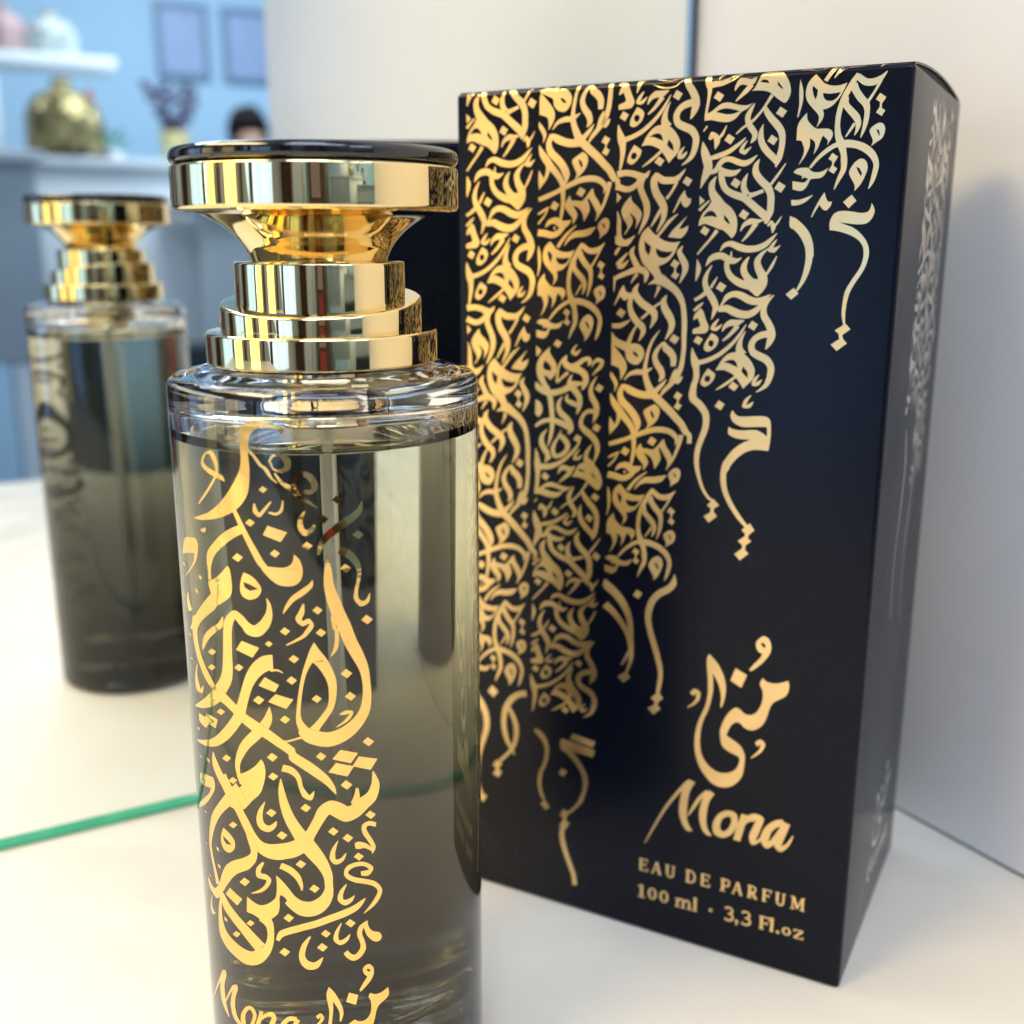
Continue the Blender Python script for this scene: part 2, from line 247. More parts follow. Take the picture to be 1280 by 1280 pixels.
# ------------------------------------------------------------------ lettering data (unrolled surface coordinates, 0.01 mm)
DATA_STRIP = "s4940 -138 5011 -133 0 90 8 90 -10 170 25 166 40 103 4 107 0 140 -27 145 -21 168 -29 167 -17 117 -17 117|s5008 194 4984 130 94 -4 90 -36 156 -26 154 -7 155 -64 148 -45 119 -77 125 -61 98 -69 117 -44|s5173 71 5166 68 51 -53 28 -70 48 -36 32 -49 29 -63 50 -46|p5152 255 112 72 -71 99 -112 -72|s5453 269 5440 263 55 -68 20 -94 63 -27 70 -94 94 18 129 9 101 -17 63 15 51 -90 80 -29|s5700 153 5765 207 -88 98 -94 95 -70 80 -89 65 -81 96 -106 74|p4935 719 4 -131 55 10 71 -29 96 -74 97 -46 113 -1 142 40 113 18 83 -8 60 -29 -85 85 -109 53 -79 86 -82 49 -84 15 -129 -12 -144 -33h5130 585 76 -35 113 -14 128 26 100 31 -97 34 -126 6 -115 -25|p5738 283 53 -48 86 -172 65 -59 67 -14 189 12 84 61 74 117 35 140 -20 99 -49 73 -40 4 -98 -62 -86 -68 -70 -48 -83 -24 -110 -12h5868 151 53 -35 69 11 43 53 -82 -12h6160 150 94 112 2 28 -85 -68|s6061 351 6109 381 -81 138 -94 131 -87 122 -91 123 -131 131 -130 139 -104 67 -111 66 -87 64 -88 58 -77 76 -85 66|s5958 521 5984 515 4 112 62 83 84 134 93 104 98 109 105 105 68 88 80 123 33 110 23 148 -7 145 -15 162 -32 136 -33 146 -10 153 -83 129|s5957 817 5964 819 -59 109 3 120 -17 127 16 105 49 138 48 99 95 119 81 95 103 92 101 96 69 66 50 93|p6232 556 113 73 -69 101 -113 -72|p6112 991 109 70 -67 99 -109 -69|p5372 948 112 71 -70 101 -113 -71|s5791 480 5804 487 -79 82 -35 104 -66 118 -33 108 16 127 23 82 62 104 59 82 51 63 54 96 3 54 -22 101 -23 77 -81 55|s5053 1039 5017 1014 70 -44 53 -109 -15 3 118 54 16 69 36 117 14 121 -75 115|s5223 1021 5190 993 65 -65 58 -61 51 -143 78 -126|s4937 896 4919 884 65 -81 58 -85|s5693 1067 5707 1077 -85 81 -51 97 -36 96 -12 59 96 48 4 -5 66 -59 56 -29 45 -56 68 -31|s5090 1365 5066 1301 141 -28 130 -42 171 -67 165 -54 137 -96 137 -79 90 -84 101 -66 49 -67 70 -45|s4916 1060 4928 1059 -21 164 93 144 36 152 64 144 27 89 26 127 -14 88 -35 125 -25 128 -81 111 -13 139 -75 115|s5050 1603 5028 1524 145 -30 113 -17 75 -112 59 -98 68 -56 97 -84 88 2 140 -9 108 45 124 42 133 32 95 27 127 -54 94 -18 95 -118 131 -63|s5216 1504 5259 1472 52 100 70 38 129 38 74 20 132 -20 95 13 88 -88 111 -21|s5220 1559 5319 1553 17 155 26 139 73 156 54 115 136 100 102 65 124 50 108 34 90 30 113 40 108 84 127 93 116 96 120 94 110 91 124 97 53 47 68 114 23 57 -57 90|p5515 1666 113 70 -71 104 -112 -70|s5731 1599 5742 1603 -87 116 -18 133 -12 139 10 99 64 116 59 86|s5920 1371 5933 1378 -89 98 -17 113 -8 146 22 91 99 142 81 98 110 105 124 111 59 107 67 158 9 132 8 159 -2 123 -10 142 -19 149 -76 142|s6159 1801 6122 1775 114 -155 116 -153 110 -189 133 -173|s5791 2011 5757 1921 107 -45 114 -18 136 -56 138 -45|p6276 1743 118 73 -72 111 -118 -74|p5684 2185 112 69 -69 106 -113 -69|s5184 1628 5195 1634 -112 111 -27 133 -9 146 14 96 51 149 82 97 78 150 109 122|p5133 2036 70 -53 193 111 120 109 72 149 2 176 -38 95 -48 43 -54 -57 -105 -82 -73 -14 -60 -27 -134 -49 -74 -14 -97 37 6 -85 54 -123 84 -95h4977 2313 77 -94 87 -13 60 48 32 61 -103 -21 -87 6h5354 2269 68 68 56 96 -67 -28 -53 -55|s5213 2513 5273 2554 -98 151 -122 136 -112 124 -113 125 -114 147 -126 138|p5004 2457 107 65 -68 100 -107 -64|p4902 1951 99 83 -91 81|s4927 2216 4884 2177 79 -85 90 -76 85 -86 99 -75|s5662 2556 5649 2549 76 -87 42 -123 104 -35 117 -85 89 -5 109 6 113 -53 122 9|s5887 2392 5963 2438 -57 104 -73 97 -69 112 -89 103 -76 106 -100 89|s6134 2475 6114 2456 47 -27 72 -85 -1 33 79 101 27 99 -44 109|s6263 2474 6235 2453 52 -67 51 -66 47 -99 67 -85|s5317 2890 5305 2882 91 -75 60 -123 90 -7 139 -49 134 63 159 46 174 33 145 33 173 -21 137 -8 147 -75 128 -47 101 -111 112 -78 75 -113 109 -79|s6291 2684 6303 2692 -89 86 -52 107 -55 102 -20 59 113 30 -1 -30 65 -61 69 -20 40 -56 58 -31|s5074 3142 5061 3135 94 -85 44 -134 89 -30 112 -82 85 -5 148 -10 94 53 115 55 123 24 83 29 85 -41 57 12 59 -58 76 -17|s5508 2881 5525 2882 -16 88 10 90|s5401 3068 5491 3067 4 121 6 100 66 145 63 102 117 100 94 63 133 65 105 42 112 28 119 9 43 23 134 70 105 85 -5 174|s6148 2829 6160 2841 -134 90 -92 119 -86 121 -30 97 20 152 36 93 56 122 85 122 0 72 13 146 -30 101 -57 121 10 145 -97 105|p5754 3436 37 -111 202 24 140 -30 9 164 -149 127 -93 -122|s5828 2969 5840 2976 -103 108 -36 130 -33 132 2 88 62 136 50 83 106 120 106 96|s6158 3286 6131 3270 98 -147 81 -154 63 -173 92 -158|s5174 3122 5187 3129 -99 119 -57 134 -57 149 -20 132 22 147 34 105 62 109 65 86 75 121 85 128 48 88 37 135 -6 73 -46 99 -16 134 -68 118|s5194 3528 5152 3506 54 -100 57 -99 45 -100 69 -88|s4899 3757 4868 3708 107 -55 99 -58 99 -71 90 -74|p5338 3405 116 68 -73 112 -116 -68|p4899 3017 47 70 34 83 -18 98 -62 135 -15 -7 6 -211|s5324 3901 5309 3892 102 -124 78 -140 79 -80 58 -121 93 -33 135 -70 104 25 159 12 129 69 138 62 155 32 106 31 134 -51 92 -11 128 -133 167 -58|s5332 3928 5315 3844 134 -6 159 -45 99 49 139 43 147 48 121 42 172 -4 117 9 142 -88 110 -45 88 -117 102 -83 103 -148 143 -112|s4895 3936 4864 3905 90 -68 79 -79 68 -91 97 -61|s6294 3608 6307 3620 -123 88 -83 115 -77 122 -38 102 -3 164 19 113 72 122 69 95 56 113 71 132 16 86 20 136 -16 100 -51 126 -18 136 -97 108|s6274 4209 6299 4332 -164 35 -147 19 -143 95 -108 56 -69 144 -34 85 43 157 27 67 136 84 103 46 119 54 146 74 66 89 92 157 -2 116 -11 167 -33 135 -65 156 -62 91 -101 90 -87 81 -115 53|p4876 4089 19 -101 108 -117 54 55 52 141 58 126 -19 72 -59 46 -211 15 -10 -64 37 -30 89 -32 13 -44 -50 -113|s5335 4044 5349 4054 -93 87 -53 108 -41 98 -27 48 103 31 18 -8 71 -58 58 -32 35 -59 56 -35|p4962 4354 106 61 -67 105 -106 -61|p5944 4057 108 64 -67 108 -109 -64|p5224 4298 92 47 40 69 -32 102 -72 75 -88 40 -69 -33 3 -86 56 -104h5199 4421 61 12 17 56 -42 60 -61 -26 -3 -58|s5422 4270 5409 4263 74 -79 35 -118 93 -31 108 -89 97 -2 107 -5 121 -95 141 -4|s5653 4127 5726 4179 -72 114 -93 103 -76 91 -91 87 -83 87 -102 69|s5839 4121 5849 4126 -120 164 -87 187 -125 156 -122 167 -141 128 -140 141 -142 102 -147 113 -156 76 -167 85 -162 46 -166 57|s4868 4578 4880 4575 -10 142 66 122 13 136 73 122 38 102 3 130 13 139 -16 154 -11 193 -49 193 -13 124 -44 121|s5830 4239 5841 4244 -102 148 -49 163 -51 159 8 127 24 142 75 81|p5684 4614 117 8 122 94 94 137 21 113 -37 117 -83 91 -76 79 -73 -113 -94 -110 -91 -53 -121 -36 -137 14 58 -111 69 -105 100 -90h5464 4811 80 -47 88 -12 60 33 35 98 -91 -38 -90 -31h5828 4856 78 89 21 113 -61 -39 -70 -68|s5698 5019 5727 5051 -123 97 -119 104 -126 97 -133 93 -103 87 -121 64|p5185 4927 85 53 55 41 -19 88 -71 92 -89 57 -77 -32 -10 -58 48 -120h5153 5060 60 -4 33 57 -43 61 -61 -11 -17 -43|s6112 4986 6125 4994 -96 85 -51 103 -15 111 -8 51 113 -3 5 -20 64 -103 98 -59|p5649 5136 112 69 -73 101 -113 -69|s4888 5478 4859 5368 138 -27 159 -21 141 18 171 17 145 51 136 39 139 -34 76 12 50 -115 88 -52|s4847 5670 4894 5567 120 44 103 45 134 15 86 17 128 -54 88 -26 105 -106 107 -84|s5363 5443 5428 5483 -84 82 -34 81 -13 136 -11 87 53 138 48 113 61 136 71 145 22 123 17 156 -13 130 -40 149 -42 127 -75 126 -47 139 -90 121|p5243 5515 197 -92 -57 123 -91 53|p4873 5731 89 86 -84 97|p5150 5792 26 98 112 100 73 99 -13 98 -51 98 -52 85 20 -113 -26 -85 -120 -93 74 121 -21 98 -61 85 -60 86 -17 -15 61 -99 -18 -71 -74 -114 -34 -114 36 -98 76 -97|s4883 6056 4896 6055 7 159 65 154 -5 154 12 159 10 153 13 132 76 145 56 56 155 -23 35 -6 72 -85 82 -29 50 -75 80 -45|p4857 6483 100 43 162 142 -174 1 -84 -43|s5601 5404 5645 5419 -82 108 -2 115 0 144 8 104 49 144 51 107 80 116 81 107 56 95 58 129 25 91 -2 131 -7 116 -45 133 -75 202 -133 181|s5588 5472 5645 5411 118 118 116 66 152 16 90 9 141 -23 98 1 87 -95 87 -42 75 -127 116 -91|s5979 5560 6032 5587 -77 151 -91 147 -104 133 -98 138|s5693 6023 5748 6050 -72 124 -72 125 -88 179 -122 162|p6176 5483 111 68 -71 101 -111 -68|s6148 5717 6164 5725 -95 134 -64 149 -49 112 -62 105 -59 124 -74 117|p6153 5727 33 82 39 42 48 1 -7 81 -64 68 -61 -15 -48 -96|s6038 6106 6050 6118 -166 107 -133 134 -115 143 -117 135 -100 128 -106 123|p6222 6145 -99 145 -49 83 82 -14 91 -51 -29 107 -86 104 -90 7 -171 -19 76 -107 131 -125|p5500 6328 80 98 127 92 124 63 138 21 128 -17 -49 101 -56 126 -117 128 -121 58 -45 22 50 106 33 85 -57 144 -126 -55 29 -86 -114 -127 -113 -114 -67 -156 -21 -171 42 -171 60 -84h5422 6575 80 56 56 42 -13 86 -32 71 -62 -85h5651 6701 94 42 124 21 106 -15 -58 78 -91 43 -108 -13 -56 -71|s5690 7325 5804 7157 154 61 130 105 138 82 144 112 91 95 102 129 72 124 61 158 28 149 30 165 16 212 17 218 4 216 -3 218 9 129 2 131 -8 165 -9 172 -33 215 -27 227 -68 170 -73 192 -110 150 -128 160 -115 133 -127 122 -73 152 -114 120|s5656 7236 5686 7333 -59 38 -64 -6 -71 62 -90 19|s5699 7358 5773 7381 -18 106 -53 97 -34 103 -59 95|s5232 6668 5249 6676 -92 105 -18 100 47 149 54 108 66 123 67 106 52 62 46 52|s4872 7282 4839 7229 122 -50 116 -70 157 -54 158 -67 151 -36 163 -69 76 3 145 9 53 25 107 87 10 41 -6 102 8 97 -55 91|s5282 7144 5332 7179 -56 79 -66 67 -44 98 -68 84|s4842 7198 4850 7197 2 87 34 87 7 202 -20 203|s5101 6780 5119 6794 -131 106 -92 131 -96 101 -58 117|s4910 7065 4917 6979 107 5 70 8 75 -74 65 -29 42 -76 72 -46|s4883 6831 4847 6815 51 -67 33 -83 39 -65 69 -52|s6148 6657 6164 6666 -96 95 -24 93 39 137 61 87 58 115 72 137 10 104 -29 149 -51 197 -122 179|p6002 6892 107 63 -69 101 -106 -63|p6015 7099 95 56 -61 90 -96 -56|s6006 7024 6040 7023 4 99 4 99|s4880 7732 4863 7724 82 -134 63 -141 73 -115 50 -123 27 -110 64 -95|p5050 7358 35 97 41 36 67 6 -33 74 -70 70 -57 -23 -51 -102|p4988 7776 115 66 -76 110 -116 -66|s5332 7321 5346 7327 -105 109 -22 116 16 150 38 82 109 134 88 94 133 91 124 77 96 64 130 103 30 73 9 159 -32 181 -120 170|s5224 7469 5282 7493 -75 120 -46 116 -17 162 -6 131 45 166 58 125 104 143 95 115 96 74 101 95 29 65 9 140 -42 160 -115 150|s5766 7642 5788 7671 -95 58 -87 63 -124 106 -121 104 -153 137 -154 136|s5875 7518 5892 7525 -97 103 -10 107 15 158 41 99 82 135 82 121 61 106 56 150 1 108 -37 155 -61 187 -134 165|p6035 8210 116 66 -74 113 -116 -66|s4836 8145 4834 8063 156 -1 137 -9 118 -67 105 -30 85 -87 111 -44|s5301 8078 5336 8094 -85 133 -67 138 -73 149 -47 153 -36 74 -25 78|p4829 8208 59 73 100 70 130 39 98 26 112 -5 97 40 59 101 -20 120 -77 101 -80 27 -114 -39 -67 -87 -19 -104 -99 -55 -132 -54 218 245 53 133 -30 122 -94 145 -3 -140 -35 -89 -149 -52h5244 8556 73 12 58 64 -24 31 -65 -42|p4822 8947 85 87 68 117 -14 77 -55 106 5 -133 -86 -148|s5769 8151 5779 8157 -131 147 -100 162 -80 168 -67 163 -48 167 -37 162 -31 169 -23 162 -18 144 11 125 40 176 50 150 77 194 94 155 110 112 88 87 133 113 128 110 131 108 131 114 131 123 129 129 112 104 116 119 103 147 93 154 66 27 63 68 7 137 2 164|s5107 9105 5097 9097 111 -95 84 -135 135 -31 152 -74 127 -7 130 -7 100 -55 89 -17 78 -74 100 -31|s5849 8360 5879 8351 -6 134 75 74 97 91 96 76 53 71 64 129 11 135 -16 160|s5838 8352 5874 8380 -126 127 -100 133 -68 152 -32 118 39 157 48 106 79 114 87 114 37 88 18 148 -17 89 -93 90|s5079 9186 5102 9163 57 114 110 28 160 77 136 56 182 38 143 32 189 -8 163 -30|s5698 9355 5621 9271 100 -102 117 -77 86 -107 98 -85 51 -104 89 -74|s5053 9170 5129 9195 -78 159 -46 138 30 187 43 114 140 142 129 115 111 121 125 138 63 124 76 157 32 66 -24 118 0 95 -59 94|s4826 9361 4838 9357 11 157 94 113 76 133 95 101 124 146 114 145 142 143 133 159 84 133 85 163 16 126 11 150 10 181 1 190 -16 154 -25 162 -14 160 -42 158|s4949 9630 5058 9618 26 160 -1 177 -39 150 -68 168 -116 198 -155 183|p4827 9799 103 147 18 46 -113 141 -20 -146|s5953 9218 5936 9212 83 -151 57 -162 72 -117 43 -126 13 -115 63 -96|p6114 8813 35 105 34 57 64 -19 -31 91 -59 63 -64 -26 -51 -116|p6146 9244 104 57 -67 104 -103 -57|p6152 9440 94 52 -60 96 -94 -52|s6153 9378 6181 9376 3 89 3 89|s6209 10031 6304 10045 -27 185 -53 186 -63 203 -80 207 -76 126 -72 133 -64 169 -106 150|p5715 9505 82 54 27 89 -36 124 -92 114 -145 106 48 -99 -52 -118 -43 -103 38 -64h5631 9624 57 34 35 89 -31 32 -42 -73|s4834 10367 4810 10293 185 -59 180 -67 181 -74 180 -66 148 -64 144 -69 160 -63 161 -72 186 -64 198 -75 177 -17 205 -28 142 18 177 31 82 53 113 84 41 43 34 102 1 93 -53 103|p5670 10114 116 62 -75 119 -117 -62|p5139 10352 114 60 -75 118 -115 -60|p5465 10258 35 90 114 5 97 7 79 -68 92 -116 46 -34 36 119 84 115 44 119 -51 127 -55 94 22 -137 -69 -132 -84 -130 -32 18 45 150 -20 94 -92 152 -29 -140 -76 -102 -115 -51 86 147 -14 79 -78 120 -3 -112 -85 -101 -69 -103 14 -94|s4819 10604 4804 10577 121 -59 111 -72 102 -82 118 -55|s5012 10472 5034 10481 -80 136 -73 146 -129 147 -133 147|s4976 10830 4961 10818 95 -58 68 -122 96 -4 168 -53 108 73 127 61 140 -24 57 4 88 -106 112 -13|s5128 10827 5176 10810 32 49 3 58|s4801 10986 4821 10862 138 9 148 10 165 29 139 35 162 -61 102 -29 128 -139 128 -107|s5601 10787 5613 10801 -184 125 -158 150 -118 124 -105 121 -98 139 -95 135|s5372 11160 5359 11151 103 -100 77 -131 125 -51 132 -117 154 -10 171 -24 143 -45 114 -28 102 -124 140 -31|p6170 10664 80 30 20 91 -43 128 -93 71 -62 53 13 -94 -52 -103 29 -96h6126 10753 48 26 11 61 -32 -5|p4819 11143 48 140 15 126 -17 149 -49 174 -14 -13 21 -188 -13 -214|p5070 11079 70 72 70 72 119 44 129 2 115 -33 -46 110 -68 119 -83 95 -88 51 -77 15 19 75 -21 87 -86 118 34 -120 -19 -89 -99 -105 -86 -105 -34 -114 18 -136 59 -95h5029 11249 84 73 -8 87 -22 61 -38 -77 -25 -89h5194 11370 118 19 166 -15 -46 77 -74 46 -91 -5 -55 -53|p4958 11663 13 101 58 78 97 74 105 5 106 10 55 53 -1 75 -76 123 8 -75 -84 -79 -34 87 -33 100 -66 102 20 -104 -12 -89 -84 -67 7 115 -33 100 -59 113 -77 97 61 -136 20 -101 -33 -103 -30 -46 -74 -9 2 -76 -1 -115 40 -112|s5716 11098 5761 11128 -81 100 -54 115 -82 141 -75 142 -66 138 -69 125 -52 201 -48 189 -14 193 -11 179 15 174 33 152 41 136 68 119 66 143 33 162 10 96 19 114 10 142 -12 161 -54 150 -81 151 -39 164 -82 145|s5700 11182 5757 11109 130 105 110 78 144 19 83 12 111 -47 84 -18 63 -77 76 -35 38 -79 68 -50|s6074 11210 6119 11235 -69 154 -81 150 -115 174 -108 179|s5618 11272 5729 11242 50 121 43 105 89 125 79 104 78 78 88 102 37 88 17 135 -4 140 -12 153 -14 134 -41 135 -20 125 -56 112|s5533 11441 5613 11453 -15 128 6 92 92 124 75 82 90 98 104 109 43 74 36 127 9 89 -32 108 -16 87 -54 76|s5711 11849 5751 11874 -54 98 -60 95 -62 111 -81 100|p6094 11421 100 67 -58 93 -101 -67|p6106 11627 89 60 -52 83 -90 -59|s6101 11560 6133 11564 3 86 3 85|p6122 11867 72 40 20 87 -35 109 -84 58 -79 61 21 -88 -61 -138 38 -72h6073 11957 53 33 13 86 -21 -25|s5076 12542 5046 12518 141 -155 129 -170 150 -113 149 -130 118 -57 133 -72 146 10 163 -37 128 16 157 20 126 51 162 59 107 80 135 110 54 67 64 111 30 81 23 120 -16 129 -26 144 -19 112 -39 113 -22 111 -65 94|p5411 12305 96 62 -57 91 -97 -62|p5418 12493 89 57 -53 83 -89 -56|s5417 12441 5446 12443 2 64 2 64|p5874 12406 80 40 33 101 -29 124 -66 138 -89 102 0 -92 -96 -166 1 -76 69 -112h5807 12529 53 27 44 76 -9 51 -57 -78|p4795 12593 40 -46 79 -24 121 4 29 32 55 34 94 9 77 -24 72 -45 -54 110 -76 49 -145 16 -36 70 -48 76 -79 38 -130 -29 -8 -130 102 15 95 9 63 -57 -69 -27 -31 31 -9 -32 12 -19 -123 -42|p5232 12895 107 58 -72 102 -108 -59|s5648 12970 5660 12977 -74 71 -45 82 -44 99 -10 60 101 48 14 -2 68 -60 45 -23 39 -64 66 -37|p5094 13040 -14 99 52 90 75 101 23 91 -14 120 -51 69 -73 70 -59 -63 -75 -22 31 91 45 78 60 89 -58 111 -106 -167 -60 -77 -61 -130 -8 -173 51 -135 103 -124h4978 13302 82 62 52 63 8 66 -88 5 -82 -35 -8 -80|s4773 13744 4793 13734 13 127 87 54 146 83 109 62 142 35 97 16 166 -25 129 -13 157 -56 136 -43 126 -62 106 -66 93 -48 108 -69 81 -40 121 0 98 -21 103 -3|s5021 13947 5138 13922 37 156 26 161 28 197 20 203 12 172 12 179 -1 186 -16 195 -27 162 -44 170 -28 168 -80 161|s5431 13181 5451 13188 -89 102 -2 91 49 133 41 46 139 69 94 36 140 30 149 33 93 50 139 93 25 67 36 138 -17 84 -37 116 -8 110 -81 93|s5485 13457 5455 13385 210 -71 192 -80 109 -89 117 -79 85 -22 142 -36 -2 7 66 88 3 81 -62 90|s5350 13249 5382 13263 -90 150 -81 148 -30 138 -25 129 -19 174 -7 171|s5253 13738 5222 13711 123 -108 114 -117 121 -93 110 -105|s5975 13388 5962 13383 56 -85 31 -109 68 -23 99 -68 39 2 123 51 -29 74 -43 131 -70 83 -96 81 -66 97 -92 76|s5554 13541 5570 13546 -79 110 -26 114 -11 124 28 59 106 111 100 88 83 98 94 128 22 95 16 140 -11 112 -34 130 -2 117 -72 106|s5451 13928 5480 13930 -38 120 5 82 116 84 90 35 152 42 140 43|s6069 13549 6084 13557 -104 134 -66 144 -58 143 -23 124 22 150 40 108 71 115 76 111 31 97 31 136 -13 121 -39 146 -14 136 -86 123|p6112 13689 110 59 -73 108 -110 -59|p4791 13034 112 87 -81 112 -30 -14|p4782 14075 90 34 61 104 -7 108 -74 104 -76 -65|s5356 13976 5371 13983 -101 110 -49 119 -21 143 9 99 68 127 67 78 104 80 104 79 62 95 87 123 20 78 12 135 -5 87 -85 93|s4794 14627 4761 14588 131 -79 125 -108 135 -45 164 -59 131 11 167 -6 136 46 161 38 143 63 153 59|s6087 14203 6060 14288 -130 -24 -99 -25 -138 64 -91 31 -80 128 -60 95 -22 144 -3 98 74 117 74 59 117 87 117 81 95 86 110 110 56 107 55 151 6 117 -20 152 -39 203 -103 195|p6068 14451 111 58 -74 111 -111 -58|p5676 14693 108 56 -73 108 -108 -56|s5031 14640 5043 14647 -130 119 -70 135 -41 160 -2 117 55 139 52 100 77 93 76 113 9 72 -22 121 -10 85 -70 80|s5341 14636 5358 14642 -79 139 -57 149 -85 113 -61 117 -59 154 -29 126 67 154 26 84 180 -28 88 -23 137 -126 97 -87 29 -159 4 -89 -106 -133 -80 -94 -123 -51 -86 -67|s5748 14804 5763 14811 -105 135 -72 156 -116 126 -115 138 -145 130 -147 142 -145 84 -151 109 -154 51 -175 78 -189 20 -204 32|s4782 15043 4794 15040 -7 187 69 172 -8 165 41 165 22 174 -20 187 -12 295 -31 297|s5738 14980 5749 14987 -99 99 -64 111 -31 114 -11 53 121 -1 26 -13 79 -102 100 -56|s5981 14864 5996 14871 -114 137 -60 153 -38 129 -17 92 22 127 69 54 67 103 81 73"
DATA_FACE = "s4908 4930 5021 4919 22 165 8 184 -51 145 -44 154 -24 161 0 136 22 141 25 123|s6510 2134 6500 2045 128 -10 116 0 110 -50 101 -25 106 -95 131 -49|s6863 2329 6848 2321 68 -128 53 -136 78 -125 65 -133 44 -133 72 -116|p7045 1933 33 94 36 52 62 1 -23 77 -62 66 -68 -29 -47 -104|p6498 2306 105 40 143 120 103 132 66 184 18 185 -130 1 -21 -146 -78 -159 -103 -119 -100 -73|p7486 1976 82 97 -118 116 -95 -100|p7811 2112 41 66 15 76 -37 102 -84 76 -141 12 -144 -14 -146 -20 108 40 121 45 123 91 100 116 55 129 3 129 -78 1 -17 -143 -66 -103 -110 -78 -148 -58 -134 -33 -104 -11 -8 -119 42 -117 75 -57 104 -12 144 14 131 21 102 -18 40 -57|s6798 2820 6920 2828 5 195 -6 203 -24 196 -45 206 -43 161 -73 163 -65 149 -95 138|p6635 3483 84 93 -120 107 -96 -89|s7735 2820 7820 2820 12 122 7 137 -43 188 -56 204 -115 195 -117 202 -97 191 -87 182 -28 197 -37 178 -4 193 -10 182 39 168 12 165|p7534 4052 89 90 -147 117 -110 -87|p7491 4283 90 97 -161 133 -105 -101|s7431 4238 7489 4222 27 87 26 87|s4927 5071 5013 5083 -36 163 -22 166 -44 158 -14 145 26 135 10 54 131 108 119 94 104 124 120 161 26 124 30 173 -16 152 -26 181 -65 198 -74 202 -48 192 -50 178 -10 193 -17 174 28 173 14 159 60 182 43 180 73 177 62 170 113 156 102 147 99 58 86 54|p5679 5646 51 71 84 34 136 -10 269 -27 109 25 44 77 14 239 -25 272 -175 -4 -135 19 -134 66 -132 122 -91 119 -77 147 -111 11 34 -170 90 -161 104 -133 133 -108 160 -82 -123 4 -138 -9 -98 -32 -58 -50 8 -117 57 30 97 19 137 -4 189 -23 110 32 112 65 -8 -141 -29 -24 -187 15 -204 16 -125 -31 -85 -61 -39 -78 10 -82|p5412 5485 114 64 -71 117 -115 -64|s5987 5355 6000 5365 -106 93 -64 111 -31 133 -13 57 134 2 28 -13 62 -101 84 -49|p5397 7308 114 107 -126 96 -107 -69|p5393 7535 86 90 -154 143 -102 -113|s5351 7473 5415 7472 -5 100 -5 100|s5549 6583 5657 6604 -35 149 -35 136 -5 193 -6 170 45 216 31 196 100 207 88 193 127 186 117 180 110 129 98 129 117 109 104 118|p6097 7684 93 122 -128 125 -113 -101|p6020 7934 126 83 -136 120 -120 -94|p5997 8157 106 100 -156 153 -108 -110|s6025 7875 6093 7883 -19 109 -19 109|s5980 8091 6043 8091 -8 108 -8 108|s3263 9166 3293 9154 -18 162 86 60 180 134 162 123 141 136 152 157 116 168 115 198 72 176 65 204 32 187 26 207 1 202 11 203 24 200 9 202 16 149 -4 164 -20 139 -35 156 -56 203 -77 203|s3238 9740 3341 9616 159 106 152 125 148 136 146 158 116 144 115 160 84 148 83 168 44 160 44 169|s3817 10528 3876 10549 -75 155 -76 157 -94 197 -110 191|p3950 9278 115 56 -75 127 -116 -56|s4697 8859 4712 8858 -63 157 40 189 -85 101 -115 170 -178 117 -179 119 -150 181 -116 135 -76 234 -64 185 -5 235 -12 198 63 230 44 214 89 234 82 232 88 248 84 249|p3777 10998 86 118 -143 144 -127 -107|s4205 10140 4305 10094 45 132 41 132 82 235 89 232 86 276 88 284 27 171 17 196 -17 186 -17 198 -19 186 -37 189|p4458 11299 109 121 -139 143 -117 -99|p4428 11560 92 92 -147 154 -125 -113|s4409 11502 4474 11516 -39 112 -38 112|p728 11908 147 120 -118 156 -140 -118|s373 12193 403 12177 12 214 124 149 90 180 93 189 34 181 40 210 -4 190 -14 223 -55 228 -72 241 -50 240 -79 233 -19 265 -64 261 -4 302 -22 303 -7 259 -7 256 13 199 46 178 35 122 59 98|p449 14497 140 53 -99 164 -139 -53|s1540 11863 1557 12005 -181 61 -151 41 -193 140 -135 106 -149 225 -122 174 -58 221 -64 178 -12 232 -19 208 34 219 26 203 71 195 50 186 105 135 77 144 95 118 63 142|s1088 12369 1169 12313 81 156 99 150 67 178 83 191 17 199 20 226 -23 182 -43 209 -66 180 -85 205 -126 173 -149 184 -157 179 -166 176|p830 13618 136 54 -95 158 -137 -54|p829 13818 137 54 -96 159 -137 -54|s811 13763 889 13744 0 140 -1 140|s1734 12730 1772 12678 79 89 133 41 114 116 124 143 61 153 58 192 -10 191 -16 217 -39 168 -46 187 -88 214 -86 205 -30 253 -26 228 37 206 25 188 84 163 67 162|p1988 14267 123 137 -91 108 -123 -118|p2629 12600 508 70 -53 154 -519 -85|p2363 12784 159 -5 612 91 -46 169 -218 -14 -235 -23 80 90 112 130 96 148 66 187 -12 192 -59 220 -38 104 -107 28 81 -211 20 -194 -27 -182 -97 -180 -128 -142 -128 -110 -144 -92|p2393 13448 118 48 -80 139 -117 -48|s2819 14040 2893 14087 -110 181 -137 170 -170 197 -175 198|p2442 14376 137 54 -92 166 -138 -54|p2444 14611 145 57 -98 176 -146 -56|s2424 14481 2504 14459 -1 291 8 289|s2380 14776 2485 14762 -32 230 -21 208 46 243 40 222 81 228 72 222 86 206 81 205 84 201 84 212 39 239 39 249"
